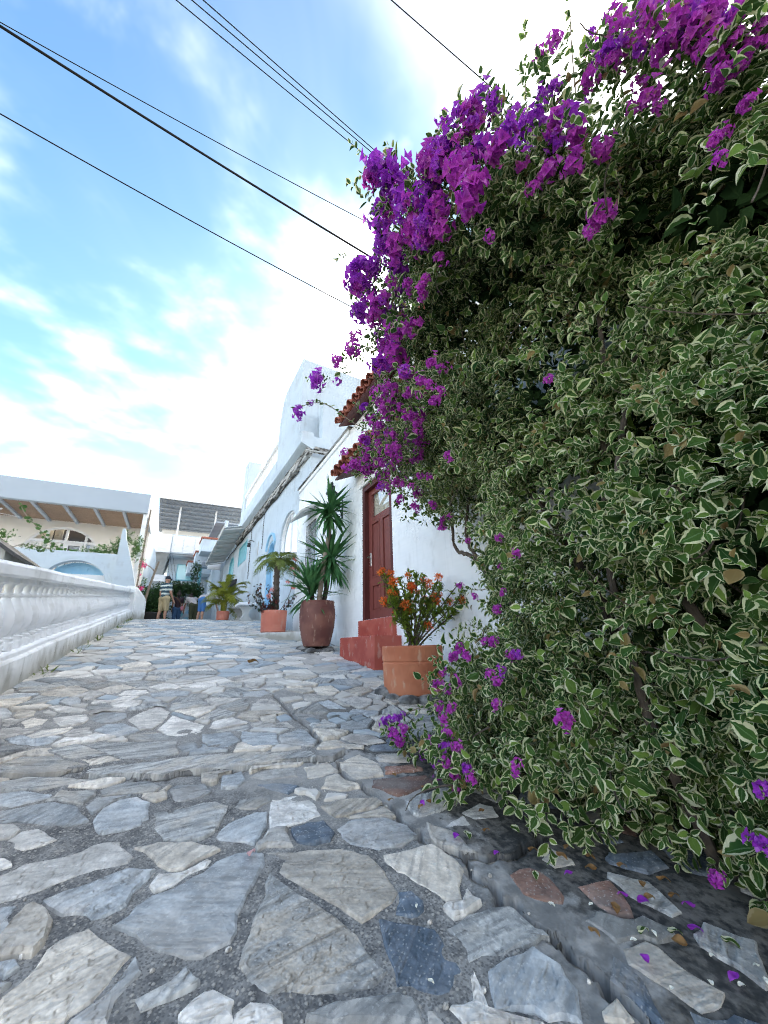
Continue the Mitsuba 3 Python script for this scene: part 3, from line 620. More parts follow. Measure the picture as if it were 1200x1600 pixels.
# ---------------------------------------------------------------- right, behind: the tall white house with the curved parapet
MT = T().translate([2.6, 9, 0]).rotate([0, 0, 1], 1.72).translate([-2.6, -9, 0])
th = thing('tall_house', 'tall white house with curved tower parapet, balustraded roof and blue door', 'house')
tp = lambda n, m, b, s=False, h=None, **k: put(h or th, n, m, b, s, M=MT, **k)
AW = arch(9.74, 11.55, 2.32, 3.70, .80); BD = arch(12.12, 13.05, .70, 3.28, .42); BW = arch(14.2, 15.0, 1.2, 2.9, .3)
w1 = Polygon([(9.72, -2), (24, -2), (24, 5.3), (8.9, 5.3), (8.9, 4.125), (9.72, 4.125)]).difference(AW).difference(BD).difference(sbox(17.0, 3.55, 18.9, 4.42)).difference(arch(20.2, 21.6, 3.1, 4.4, .5))
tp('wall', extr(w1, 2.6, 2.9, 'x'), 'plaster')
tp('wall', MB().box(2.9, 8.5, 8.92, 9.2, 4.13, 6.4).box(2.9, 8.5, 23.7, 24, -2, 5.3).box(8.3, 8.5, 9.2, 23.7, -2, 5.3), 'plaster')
tp('roof_slab', MB().box(2.9, 8.3, 9.2, 23.7, 5.05, 5.28), 'concrete')
tp('cornice', extr(Polygon([(2.60, 4.80), (2.32, 4.93), (2.28, 4.96), (2.28, 5.26), (2.34, 5.30), (2.60, 5.30)]), 8.72, 19.6, 'y'), 'plaster')
tp('cornice_foot', extr(Polygon([(2.60, 4.70), (2.50, 4.72), (2.44, 4.86), (2.60, 4.80)]), 8.74, 19.55, 'y'), 'stained_concrete')
tp('cornice_foot', extr(Polygon([(8.74, 4.72), (8.60, 4.84), (8.74, 4.84)]), 2.6, 8, 'x'), 'stained_concrete')
# tower parapet: thin curved wall on the street side and the broad front wall
g = np.linspace(0, np.pi / 2, 14)
pv = [(9.5, 5.29), (11.95, 5.29), (11.95, 6.75)] + [(11.2 + .75 * math.cos(k), 6.75 + 1.40 * math.sin(k)) for k in g[1:]] + [(9.5, 8.2)]
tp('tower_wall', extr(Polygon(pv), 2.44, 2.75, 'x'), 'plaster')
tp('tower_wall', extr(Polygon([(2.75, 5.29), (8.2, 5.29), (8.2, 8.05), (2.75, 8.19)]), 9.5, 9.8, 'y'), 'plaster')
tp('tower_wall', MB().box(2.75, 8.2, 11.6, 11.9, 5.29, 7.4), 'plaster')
# roof balustrade beyond the tower
tp('roof_plinth', MB().box(2.42, 2.62, 11.95, 17.6, 5.29, 5.86, .012), 'plaster')
rr = tp('roof_rail', MB().box(2.40, 2.64, 11.95, 17.6, 6.46, 6.60, .02), 'white_paint')
rb = ply(lathe([(0, 0), (.06, 0), (.06, .05), (.04, .07), (.06, .17), (.065, .25), (.038, .40), (.05, .44), (.038, .48), (.06, .55), (.06, .61), (0, .61)], n=10), 'white_paint', 30)
for k in range(30): put(rr, 'baluster', rb, None, M=MT @ T().translate([2.52, 12.06 + k * .187, 5.855]))
tp('chimney_block', MB().box(2.42, 3.0, 17.6, 18.4, 5.29, 8.35, .02), 'plaster')
win = tp('arched_window', extr(AW.difference(AW.buffer(-.05)), 2.66, 2.74, 'x'), 'white_paint')
tp('pane', MB().box(2.695, 2.70, 9.7, 11.6, 2.3, 3.75), 'pane_glass', h=win)
tp('sky_reflection', MB().box(2.76, 2.77, 9.7, 11.6, 2.3, 3.75), 'sky_reflection', h=win)  # white sheet behind the glass, coloured for the sky it mirrors
tp('mullion', MB().box(2.67, 2.73, 10.60, 10.64, 2.36, 3.66), 'white_paint', h=win)
tp('sill', MB().box(2.50, 2.66, 9.72, 11.6, 2.24, 2.315, .01), 'concrete', h=win)
bdk = tp('blue_door', extr(BD.difference(BD.buffer(-.06)), 2.62, 2.74, 'x'), 'blue_paint')
tp('leaf', extr(BD, 2.76, 2.79, 'x'), 'blue_paint', h=bdk)
for z0, z1 in ((.85, 1.7), (1.85, 2.75)):
    for y0 in (12.22, 12.62): tp('panel', MB().box(2.735, 2.765, y0, y0 + .32, z0, z1, .012), 'blue_paint', h=bdk)
tp('door_hood', extr(Polygon([(12.0, 3.2)] + [(12.585 + .58 * math.cos(k), 3.05 + .5 * math.sin(k)) for k in np.linspace(np.pi, 0, 14)] + [(13.17, 3.05), (13.1, 3.05)] + [(12.585 + .51 * math.cos(k), 3.05 + .43 * math.sin(k)) for k in np.linspace(0, np.pi, 14)]).buffer(0), 2.54, 2.61, 'x'), 'blue_paint')
bw = tp('blue_window', extr(sbox(17.0, 3.55, 18.9, 4.42).difference(sbox(17.06, 3.61, 18.84, 4.36)), 2.58, 2.7, 'x'), 'teal_paint')
for k in range(3):
    sh = tp('shutter', MB().box(2.61, 2.64, 17.08 + k * .6, 17.64 + k * .6, 3.62, 4.35), 'teal_paint', h=bw)
bw2 = tp('arched_blue_window', extr(arch(20.2, 21.6, 3.1, 4.4, .5).difference(arch(20.28, 21.52, 3.18, 4.32, .45)), 2.58, 2.7, 'x'), 'teal_paint')
tp('pane', MB().box(2.66, 2.67, 20.2, 21.6, 3.1, 4.4), 'aqua_glass', h=bw2)
for z0, z1, y0 in ((1.55, 1.95, 15.6), (3.25, 3.75, 14.6)): tp('wall_vent', MB().box(2.585, 2.605, y0, y0 + .10, z0, z1), 'concrete')
cab = MB().tube([(2.57, y_, 4.66 + .03 * math.sin(y_ * 3)) for y_ in np.linspace(9.8, 23, 40)], .018, 6).tube([(2.57, 13.9, 4.64), (2.575, 13.9, 3.3)], .010, 5).tube([(2.57, 16.1, 4.64), (2.575, 16.1, 2.6)], .012, 5)
tp('service_cable', cab, 'cable')
tp('wall_lamp', MB().tube(spline([(2.59, 15.5, 3.95), (2.45, 15.5, 4.0), (2.40, 15.5, 3.9)], 8), .015, 6).add(lathe([(0, 3.74), (.07, 3.74), (.045, 3.88), (0, 3.9)], (2.40, 15.5, 0), 10)), 'black_iron')
def awning_mesh():
    s = np.linspace(0, 1, 200); t = np.linspace(0, 1, 3); S, U = np.meshgrid(s, t, indexing='ij')
    y_ = 16.9 + 7.0 * S; x_ = 2.58 - .95 * U; z_ = 5.02 - .26 * S - .22 * U + .045 * np.sign(np.sin(S * 2 * np.pi * 11)) * np.abs(np.sin(S * 2 * np.pi * 11))**.4
    v = np.stack([x_, y_, z_], -1).reshape(-1, 3); i, j = np.meshgrid(np.arange(199), np.arange(2), indexing='ij'); a = i * 3 + j
    return trimesh.Trimesh(v, np.vstack([np.stack([a, a + 1, a + 4], -1).reshape(-1, 3), np.stack([a, a + 4, a + 3], -1).reshape(-1, 3)]), process=False)
awk = tp('awning', awning_mesh(), 'corrugated_white')
tp('gutter', MB().tube([(1.62, 16.85, 4.80), (1.62, 23.95, 4.53)], .04, 8), 'corrugated_white', 30, h=awk)
for k in range(9): y_ = 17.0 + k * .85; tp('rafter', MB().tube([(2.58, y_, 4.94 - .035 * k), (1.63, y_, 4.73 - .033 * k)], .03, 6), 'corrugated_white', h=awk)
tp('service_door_hood', extr(Polygon([(2.6, 3.0), (2.6, 2.85), (1.9, 2.3), (1.85, 2.35), (2.1, 2.85)]), 18.8, 20.6, 'y'), 'black_iron')

# ---------------------------------------------------------------- right, far: row house with tiled balconies
rh = thing('row_house', 'far white row house with small stepped balconies capped in red tile', 'house')
rp = lambda n, m, b, s=False, h=None, **k: put(h or rh, n, m, b, s, M=MT, **k)
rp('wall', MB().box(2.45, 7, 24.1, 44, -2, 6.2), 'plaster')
for i, (y0, z0, w) in enumerate(((24.3, 5.35, 1.15), (26.6, 5.0, 1.25), (29.5, 4.9, 1.5))):
    b = rp('balcony', MB().box(2.45 - w, 2.45, y0, y0 + 1.5, z0, z0 + .75, .02), 'plaster')
    rp('tile_cap', MB().box(2.40 - w, 2.45, y0 - .06, y0 + 1.56, z0 + .75, z0 + .86, .02), 'roof_clay', h=b)
rp('air_conditioner', MB().box(1.75, 2.45, 24.15, 24.25, 4.3, 5.0, .02).box(1.8, 2.4, 24.12, 24.16, 4.35, 4.95), 'white_paint')
for k in range(6): rp('louvre', MB().box(1.5, 2.44, 24.4 + k * .3, 24.45 + k * .3, 4.75, 4.81), 'corrugated_grey')
rp('blue_shutter', MB().box(1.62, 1.75, 27.8, 28.6, 2.9, 5.1), 'teal_paint'); rp('parapet', MB().box(2.4, 2.6, 24.1, 28, 6.2, 7.3, .02), 'plaster')
rp('roof_sheet', MB().box(1.9, 6.5, 24.1, 29, 7.1, 7.18), 'corrugated_grey')

# ---------------------------------------------------------------- far end: apartment building
ap = thing('apartment_building', 'white apartment building at the street\'s end with grey sheet roof over its top terrace', 'building')
put(ap, 'wall', MB().box(-.87, 5, 31.2, 38, -1, 6.2), 'plaster')
put(ap, 'upper_wall', MB().box(-1.75, 5, 33.6, 38, 6.2, 9.2), 'cream_wall')
put(ap, 'balcony', MB().box(-.86, 4.8, 29.9, 30.1, 6.28, 7.62, .02).box(-.86, 4.8, 30.1, 33.6, 6.2, 6.36), 'plaster')
for k in range(4): put(ap, 'parapet_panel', MB().box(-.82 + k * .72, -.12 + k * .72, 29.87, 29.899, 6.36, 7.55, .008), 'white_paint')
put(ap, 'side_balcony', trimesh.convex.convex_hull(np.array([[-1.75, 29.6, 6.25], [-.88, 29.6, 6.25], [-1.75, 29.6, 7.5], [-.88, 29.6, 7.5], [-1.75, 33.6, 6.25], [-.88, 33.6, 6.25], [-1.75, 33.6, 7.5], [-.88, 33.6, 7.5]])), 'white_paint')
put(ap, 'soffit', trimesh.convex.convex_hull(np.array([[-1.8, 29.7, 6.24], [-.9, 29.7, 6.24], [-1.8, 33.6, 6.24], [-.9, 33.6, 6.24], [-1.75, 32, 5.1], [-1.2, 32, 5.1], [-1.75, 33.6, 5.1], [-1.2, 33.6, 5.1]])), 'concrete')
put(ap, 'lower_wall', MB().box(-2.3, -.88, 33, 38, -1, 5.2), 'plaster')
put(ap, 'lower_balcony', MB().box(-1.9, -.9, 29.8, 33, 4.3, 4.75, .02), 'white_paint')
rk = put(ap, 'roof', grid(np.linspace(-2.0, 5.2, 180), np.linspace(28.9, 34.2, 3), lambda x, y: 9.98 - (y - 28.9) * .22 + .02 * np.sin(x * 2 * np.pi / .3)), 'corrugated_grey', True)
for k in range(8): put(rk, 'purlin', MB().box(-1.95, 5.15, 29.2 + k * .6, 29.27 + k * .6, 9.80 - k * .132, 9.88 - k * .132), 'corrugated_grey')
put(rk, 'edge_beam', MB().box(-2.0, 5.2, 28.86, 28.93, 9.82, 10.02), 'white_paint')
put(ap, 'post', MB().tube([(-.62, 29.95, 7.55), (-.62, 29.95, 9.75)], .06, 8), 'white_paint', 30)
put(ap, 'post', MB().tube([(1.75, 29.95, 7.55), (1.75, 29.95, 9.75)], .06, 8), 'white_paint', 30)
wk = put(ap, 'window', MB().box(-.30, .80, 31.12, 31.22, 4.62, 5.78), 'teal_paint'); put(wk, 'pane', MB().box(-.24, .74, 31.08, 31.13, 4.68, 5.72), 'aqua_glass')
rl = put(ap, 'lattice_railing', MB().box(-.86, 1.6, 30.3, 30.33, 4.40, 4.44).box(-.86, 1.6, 30.3, 30.33, 3.75, 3.79), 'white_paint')
for k in range(14):
    x = -.86 + k * .176
    put(rl, 'bar', MB().tube([(x, 30.31, 3.77), (x + .088, 30.31, 4.42)], .012, 5).tube([(x + .176, 30.31, 3.77), (x + .088, 30.31, 4.42)], .012, 5), 'white_paint')
put(ap, 'terrace_slab', MB().box(-.87, 1.7, 30.2, 31.2, 3.5, 3.74), 'plaster')
st = MB()
for k in range(3): st.tube([(-1.0 + k * .16, 30.0, 6.2), (-.62 + k * .2, 30.2, 4.45)], .012, 5)
put(ap, 'stay_cable', st, 'cable')
gw = thing('garden_wall', 'low white wall with blue painted flowers closing the far end of the street', 'wall')
put(gw, 'masonry', MB().box(-2.6, 2.2, 26.4, 26.6, 0, 2.5, .02), 'plaster')
r = np.random.default_rng(4)
for k in range(9):
    cx, cz = .05 + .62 * r.random(), 1.15 + 1.0 * r.random(); fl = MB()
    for a in range(5): fl.add(extr(Point(cx + .07 * math.cos(a * 1.257), cz + .07 * math.sin(a * 1.257)).buffer(.055, 4), 26.385, 26.397, 'y'))
    put(gw, 'painted_flower', fl, 'blue_paint' if k % 3 else 'teal_paint')

# ---------------------------------------------------------------- left: terrace house
tr = thing('terrace_house', 'white terrace house with reed ceiling under a deep fascia and arched openings', 'house')
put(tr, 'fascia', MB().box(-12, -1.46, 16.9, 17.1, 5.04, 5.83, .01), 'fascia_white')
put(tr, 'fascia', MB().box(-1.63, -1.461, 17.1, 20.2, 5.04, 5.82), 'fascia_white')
put(tr, 'roof_slab', MB().box(-12, -1.63, 17.1, 20.4, 5.45, 5.7), 'concrete')
back = Polygon([(-12, 0), (-1.5, 0), (-1.5, 5.46), (-12, 5.46)]); TA = arch(-5.75, -3.22, 2.7, 4.92, 1.15)
put(tr, 'back_wall', extr(back.difference(TA), 19.8, 20.05, 'y'), 'cream_wall')
put(tr, 'side_wall', MB().box(-1.75, -1.5, 20.05, 28, 0, 5.46), 'plaster')
bm = [-2.30, -3.22, -4.15, -5.08, -6.0, -6.95, -7.9, -8.85]
for x in bm: put(tr, 'beam', MB().box(x - .055, x + .055, 17.1, 19.8, 5.09, 5.24, .006), 'fascia_white')
xs = [-1.63] + bm
for a, b in zip(xs[1:], xs[:-1]): put(tr, 'reed_panel', MB().box(a + .055, b - .055 if b != -1.63 else b, 17.1, 19.8, 5.17, 5.22), 'reed')
put(tr, 'corner_post', MB().box(-1.60, -1.46, 17.0, 17.14, 2.2, 5.04, .01), 'white_paint')
put(tr, 'drain_pipe', MB().tube([(-1.40, 17.2, 5.3), (-1.40, 17.2, 1.2)], .028, 8), 'bark', 30)
aw_ = put(tr, 'arched_window', extr(TA.difference(TA.buffer(-.07)), 19.86, 19.96, 'y'), 'white_paint')
put(aw_, 'pane', MB().box(-5.8, -3.2, 19.91, 19.915, 2.7, 5.0), 'pane_glass')
put(tr, 'shade_panel', MB().box(-5.9, -3.1, 20.6, 20.65, 2.6, 5.05), 'room_shade')  # dark sheet whose colour stands for the unlit interior behind the glass
for x0, x1 in ((-5.7, -4.95), (-4.9, -4.62), (-3.62, -3.3)): put(aw_, 'curtain', extr(Polygon([(x0 + k * (x1 - x0) / 40, 20.2 + .03 * math.sin(k * 1.1)) for k in range(41)] + [(x1 - k * (x1 - x0) / 40, 20.215 + .03 * math.sin((40 - k) * 1.1)) for k in range(41)]), 2.7, 4.95, 'z'), 'curtain')
for x in (-5.05, -4.42, -3.75): put(aw_, 'mullion', MB().box(x - .04, x + .04, 19.85, 19.97, 2.7, 4.85), 'white_paint')
put(aw_, 'transom', MB().box(-5.65, -3.3, 19.84, 19.98, 4.28, 4.36), 'white_paint')
put(aw_, 'sash', extr(sbox(-4.38, 2.8, -3.8, 4.27).difference(sbox(-4.28, 2.9, -3.9, 4.17)), 19.83, 19.86, 'y'), 'white_paint')
LA = arch(-3.95, -2.20, -.6, 2.86, .82)
pw = Polygon([(-12, -1), (-1.78, -1), (-1.78, 3.16), (-12, 3.16)])
put(tr, 'parapet_wall', extr(pw.difference(LA), 15.9, 16.15, 'y'), 'plaster')
put(tr, 'terrace_floor', MB().box(-12, -1.6, 16.15, 20, 2.2, 2.45), 'white_paint')
put(tr, 'arch_surround', extr(arch(-4.12, -2.03, -.6, 3.02, .98).difference(LA), 15.84, 15.9, 'y'), 'plaster')
bg = put(tr, 'blue_gate', extr(LA, 16.3, 16.34, 'y'), 'blue_paint')
for k in range(9): x = -3.86 + k * .2; put(bg, 'bar', MB().box(x - .018, x + .018, 16.27, 16.299, -.6, 2.7), 'blue_paint')
put(bg, 'head_frame', extr(LA.difference(LA.buffer(-.06)), 16.26, 16.32, 'y'), 'blue_paint')
put(tr, 'rubble', MB().box(-12, -1.8, 16.4, 20, -2, 2.2), 'dark_rock')
fin = thing('buttress', 'tall tapering white plaster fin standing at the end of the balustrade', 'wall')
fp = [(-1.97, -.5), (-1.97, 2.98), (-1.965, 3.90), (-1.93, 3.97), (-1.88, 3.95), (-1.80, 3.6), (-1.60, 3.0), (-1.42, 2.45), (-1.28, 1.95), (-1.22, 1.5), (-1.22, -.5)]
put(fin, 'plaster_fin', extr(Polygon(fp), 15.35, 15.6, 'y'), 'plaster', 20)
cf = thing('ceiling_fan', 'white ceiling fan under the reed terrace ceiling', 'fan')
put(cf, 'rod', MB().tube([(-6.35, 18.4, 5.18), (-6.35, 18.4, 4.93)], .02, 8), 'white_paint', 30)
put(cf, 'motor', lathe([(0, 4.83), (.08, 4.84), (.13, 4.88), (.11, 4.93), (0, 4.95)], (-6.35, 18.4, 0), 16), 'white_paint', 30)
for k in range(4):
    a = .5 + k * math.pi / 2; c, s = math.cos(a), math.sin(a); b = box(.11, .72, -.075, .075, -.008, .008, .006)
    b.apply_transform(trimesh.transformations.rotation_matrix(.2, [1, 0, 0])); b.apply_transform(trimesh.transformations.rotation_matrix(a, [0, 0, 1])); b.apply_translation([-6.35, 18.4, 4.89]); put(cf, 'blade', b, 'white_paint')
sd = thing('garden_hut', 'low hut with dark gabled roof edge below the terrace house', 'hut')
put(sd, 'gable_wall', extr(Polygon([(-6.4, -2), (-2.98, -2), (-2.98, 1.82), (-3.3, 2.06), (-4.7, 3.05), (-6.4, 1.9)]), 9.6, 12.5, 'y'), 'concrete')
put(sd, 'roof', MB().add(extr(Polygon([(-2.78, 1.76), (-2.80, 1.70), (-4.7, 3.08), (-4.7, 3.17)]), 9.4, 12.7, 'y')).add(extr(Polygon([(-6.6, 1.80), (-6.6, 1.74), (-4.7, 3.08), (-4.7, 3.17)]), 9.4, 12.7, 'y')), 'black_iron')

# stone bench against the tall house
bn = thing('stone_bench', 'white moulded stone bench standing against the white wall beside the palm', 'bench')
gb = float(G(13.5))
lp = [(0, 0), (.17, 0), (.17, .05), (.10, .12), (.075, .20), (.10, .30), (.19, .40), (.19, .46), (0, .46)]
legp = Polygon(lp + [(-a, b) for a, b in lp[::-1]]).buffer(.006)
for y_ in (13.15, 14.35): m = extr(legp, y_, y_ + .12, 'y'); m.apply_translation([1.98, 0, gb - .02]); put(bn, 'leg', m, 'concrete', 25)
put(bn, 'seat', MB().box(1.72, 2.24, 12.95, 14.7, gb + .44, gb + .53, .02), 'white_paint')
# ---------------------------------------------------------------- the bougainvillea
SL = np.array([[-.80, 2.45, .35, .85, 1.55], [-.45, 2.45, .40, 1.05, 2.05], [-.10, 2.45, .40, 1.13, 2.05], [.25, 2.45, .30, 1.14, 1.80], [.70, 2.45, .35, 1.16, 1.68], [1.10, 2.45, .60, 1.08, 2.15],
               [1.60, 2.40, .85, .93, 2.55], [2.00, 2.32, .85, 1.02, 2.47], [2.25, 2.28, .80, 1.24, 2.35], [2.55, 2.25, .72, 1.28, 2.05], [2.85, 2.25, .50, 1.02, 1.45], [3.15, 2.35, .20, .78, .95], [3.45, 2.40, .0, .45, .50]])
def surf(z, t, s=1.0):
    q = [np.interp(z, SL[:, 0], SL[:, i]) for i in range(1, 5)]; c, sn = np.cos(t), np.sin(t); e = 2 / 2.3
    return np.stack([q[0] - q[2] * s * np.sign(c) * np.abs(c)**e, q[1] + q[3] * s * np.sign(sn) * np.abs(sn)**e, z], -1)
bg_ = thing('bougainvillea', 'huge variegated bougainvillea with purple blossom hanging over the white wall', 'plant')
def lumps(p): return (meshkit.fbm(p * 2.1, 3, 6) - .5) * .74 + (meshkit.fbm(p * 6, 2, 16) - .5) * .34
def warp(p):
    """the crown is highest over the door side and falls away towards the viewer's end of the wall"""
    k = np.interp(p[..., 1], [-1, 0, .5, 1.0, 1.6], [.34, .44, .66, .86, 1]); up = np.clip(p[..., 2] - 1, 0, None); q = np.array(p, float)
    q[..., 2] = np.where(p[..., 2] > 1, 1 + up * k, p[..., 2]); q[..., 0] = p[..., 0] + .42 * np.clip((.9 - p[..., 1]) / .9, 0, 1) * np.clip(up, 0, 1)
    return q
def bush_points(n):
    z = rng.uniform(-.8, 3.45, n); t = rng.uniform(-1, 1, n); t = np.sign(t) * np.abs(t)**1.35 * np.where(t > 0, .56, .50) * np.pi
    p = surf(z, t); nr = unit(np.cross(surf(z, t + .02) - p, surf(z + .03, t) - p)); ctr = np.stack([np.interp(z, SL[:, 0], SL[:, 1]), np.interp(z, SL[:, 0], SL[:, 2]), z], -1)
    nr *= np.sign(((p - ctr) * nr).sum(1))[:, None]
    k = n // 12; v = unit(rng.normal(size=(k, 3))); lob = np.array([1.7, 1.55, -.45]) + v * [.5, .75, .5]
    p = np.vstack([p, lob]); nr = np.vstack([nr, v])
    dep = rng.exponential(.11, len(p)); dep = np.where(rng.random(len(p)) < .25, rng.uniform(0, .8, len(p)), np.minimum(dep, .5))
    return warp(p + nr * (lumps(p) - dep)[:, None] + rng.normal(0, .02, p.shape)), nr, dep
FL = [tuple(map(int, s.split(','))) for s in "70,131,266,67 78,135,265,69 80,123,263,67 83,134,260,65 88,132,251,57 70,136,264,46 85,155,262,88 87,147,262,49 89,88,235,47 91,76,230,53 92,70,230,60 91,64,216,36 90,78,225,35 88,105,245,61 90,99,231,59 89,109,243,42 89,98,237,49 92,88,212,63 95,85,215,45 95,78,213,53 96,69,200,57 96,64,199,40 165,102,324,92 173,96,329,92 100,53,195,38 102,48,183,43 104,43,179,49 105,44,172,41 186,84,336,52 109,39,160,39 107,48,163,45 234,97,339,82 240,94,336,58 106,57,172,42 104,63,171,28 113,46,141,43 113,49,139,30 258,129,322,58 114,53,139,22 97,87,198,68 164,138,313,86 99,93,197,46 90,116,234,47 93,108,216,56 92,113,215,45 92,128,225,70 93,123,211,53 96,110,201,55 92,149,235,72 91,163,254,57 104,87,174,23 88,194,259,90 89,202,257,72 92,185,259,55 94,180,259,41 97,212,245,74 97,181,222,74 99,192,220,55 101,178,201,39 100,201,254,35 103,168,187,61 103,152,178,50 104,190,196,48 107,180,180,71 107,202,190,69 111,173,165,44 113,160,150,41 111,147,152,22 101,137,190,39 100,132,192,30 94,160,217,37 97,146,203,27 98,48,199,18 99,44,195,14 104,34,185,37 190,59,344,44 102,27,183,35 103,27,179,25 103,30,185,23 105,24,186,19 106,16,184,42 106,17,179,35 104,19,175,26 106,21,175,26 105,16,186,30 108,13,169,45 110,11,169,39 109,9,163,38 109,16,170,35 111,7,164,38 112,10,158,33 113,10,152,30 112,7,156,32 110,12,162,28 113,6,151,26 114,10,146,29 114,12,145,23 115,8,146,21 113,2,158,29 112,4,159,23 115,4,148,22 115,1,150,22 117,2,147,18 114,6,145,20 109,29,162,25 111,24,160,22 111,23,154,16 116,17,131,19 118,15,133,15 117,9,134,14 119,18,127,9 171,49,337,22 95,44,212,22 80,262,209,70 89,241,217,46 97,231,221,37 114,207,172,30 112,193,167,28 113,193,163,28 115,181,154,27 114,176,152,26 114,164,149,25 113,158,149,25 114,155,145,24 117,148,136,24 118,157,135,24 119,155,133,24 114,198,160,29 114,212,170,30 117,224,176,32 116,205,160,29 117,193,152,28 120,191,144,28 120,184,141,27 122,181,135,27 125,268,200,37 129,269,191,37 122,242,171,34 118,211,156,30 121,230,160,32 125,246,163,34 125,217,146,30 132,276,171,37 130,251,156,34 128,278,173,37 130,221,139,31 133,237,143,33 134,252,152,34 133,278,162,37 124,289,154,37 129,290,154,38 133,280,157,37 140,283,158,38 140,297,153,39 143,295,155,39 143,272,151,36 136,251,147,34 135,234,139,32 134,225,134,31 158,305,156,40 152,280,146,37 146,259,139,35 174,318,149,42 178,300,132,40 157,261,129,35 157,270,135,36 152,239,119,33 143,213,114,30 141,199,108,28 180,280,120,38 181,276,115,37 166,230,101,32 132,163,103,25 139,241,137,33 131,230,143,32 144,184,-3,32 138,171,-6,30 141,186,-7,32 144,162,0,30 143,155,0,29 141,142,-6,27 139,137,-5,26 134,186,-14,31 126,173,-21,29 130,170,-18,29 128,185,-21,30 130,146,-14,26 129,141,-16,25 133,141,-12,26 125,138,-25,24 122,166,-29,27 124,178,-30,29 120,170,-34,27 119,166,-39,27 115,211,-46,32 118,209,-50,31 120,208,-44,32 122,188,-47,29 128,201,-56,31 123,183,-55,28 119,169,-45,27 120,161,-44,26 119,168,-51,26 120,164,-55,26 128,189,-65,29 121,164,-61,25 125,196,-70,29 120,155,-51,25 120,153,-54,24 132,111,-28,35 122,127,-45,30 140,59,-37,25 145,65,-52,34 156,84,-69,24 123,85,101,18 132,165,106,27 144,134,41,19 151,152,38,20 153,155,25,20 153,161,17,28 155,180,26,15 194,227,75,25 164,230,102,25 195,258,102,28 174,222,91,24 152,152,54,14".split()]
FL += [(105, 225, 290, 55), (112, 262, 255, 60)]
r = np.random.default_rng(12)
for _ in range(66):
    z = r.uniform(1.4, 3.0); p = surf(z, r.uniform(.45, 1.25)) if r.random() < .8 else surf(r.uniform(2.2, 2.6), r.uniform(.1, .6)); FL.append((*[float(v) * 100 for v in p], r.uniform(26, 60)))
FP = np.array([f[:3] for f in FL]) / 100; FP = FP * (1 + .20 * np.clip((.9 - FP[:, 1]) / .6, 0, 1) * (FP[:, 2] > 1.3))[:, None]; FP = FP - unit(FP) * (np.maximum(0, lumps(FP)) * .8 + .07)[:, None]; FP = FP + np.where(FP[:, 2:] > 2.9, unit(FP) * .05, 0)
# shoots: each carries a whorl of leaves; nearby shoots share a tilt
P, Nn, dep = bush_points(30000)
hole = meshkit.fbm(P * 3.1 + 7, 3, 41)
keep = (hole > .47) | (dep > .2) | (rng.random(len(P)) < .22)
thin = np.clip((P[:, 1] - 1.6) / 1.2, 0, 1) * (P[:, 2] < .9) * (P[:, 2] > -.1)   # looser growth where the wall shows
keep &= rng.random(len(P)) > thin * .75
P, Nn, dep = P[keep], Nn[keep], dep[keep]
fi = np.repeat(np.arange(len(FP)), 5); fp = FP[fi] + unit(FP[fi]) * .09 + rng.normal(0, .055, (len(fi), 3))      # leafy ends round the blossom
P = np.vstack([P, fp]); Nn = np.vstack([Nn, unit(fp - [2.45, .6, 0] - [0, 0, 1] * fp[:, 2:] * .8)]); dep = np.r_[dep, np.full(len(fp), .1)]
til = np.stack([meshkit.noise(P * 4 + k * 19, 50 + k) - .5 for k in range(3)], -1)
ax_ = unit(Nn * .8 + rng.normal(0, .40, P.shape) + til * 1.5 + np.array([-.20, -.05, .10])); nl = 6
ra = unit(np.cross(ax_, rng.normal(size=P.shape))); rb2 = np.cross(ax_, ra)
PP, AA, NN, DD = [], [], [], []
for j in range(nl):
    ph = j * 2.4 + rng.uniform(0, .5, (len(P), 1)); rad = ra * np.cos(ph) + rb2 * np.sin(ph)
    PP.append(P - ax_ * (j * .013) + rad * .004); AA.append(unit(rad * (.55 + .09 * j) + ax_ * (.75 - .12 * j) + [0, 0, -.22] + rng.normal(0, .18, P.shape))); NN.append(ax_ * .8 - rad * .3 + [-.05, 0, .35] + rng.normal(0, .22, P.shape)); DD.append(dep)
P, A, N, dep, Nn = np.vstack(PP), np.vstack(AA), unit(np.vstack(NN)), np.concatenate(DD), np.tile(Nn, (nl, 1)); lay = np.repeat(np.arange(nl), len(PP[0]))
keep = ((P[:, 0] < 2.52) | (P[:, 2] > 4.0)) & (P[:, 2] > G(P[:, 1]) + .03)
P, A, N, dep, Nn, lay = P[keep], A[keep], N[keep], dep[keep], Nn[keep], lay[keep]
S = .040 * np.exp(rng.normal(0, .27, len(P))) * (.72 + .06 * np.minimum(lay, 5)) * np.clip(1.12 - .07 * (P[:, 1] - .3), .78, 1.12)
lv = leafmesh(w=.70, fold=.30, curl=.18)
sh = -S / np.maximum(pix(P)[:, 2], .4) + (dep > .10) * .02 + (pix(P)[:, 2] < .5)
order = np.argsort(sh)
ld = [ply(trimesh.Trimesh(*leafmesh(w=w, fold=f, curl=c, fine=True)[:2], process=False), 'varieg_leaf', True, uv=leafmesh(fine=True)[2] + [0, 2 * k]) for k in (5, 17, 29, 44, 58, 63) for w, f, c in ((.70, .30, .18), (.60, .48, .30), (.76, .15, -.10))]
def frame(p, a, n, s):
    a = unit(a); x = unit(np.cross(a, n)); n = np.cross(x, a); m = np.eye(4); m[:3, 0], m[:3, 1], m[:3, 2], m[:3, 3] = x * s, a * s, n * s, p; return T(m)
for j, i in enumerate(order[:280]): put(bg_, 'leaf', ld[j % 18], None, M=frame(P[i], A[i], N[i], S[i]))
sp_ = ((.70, .30, .18), (.60, .48, .30), (.76, .15, -.10)); ms = []
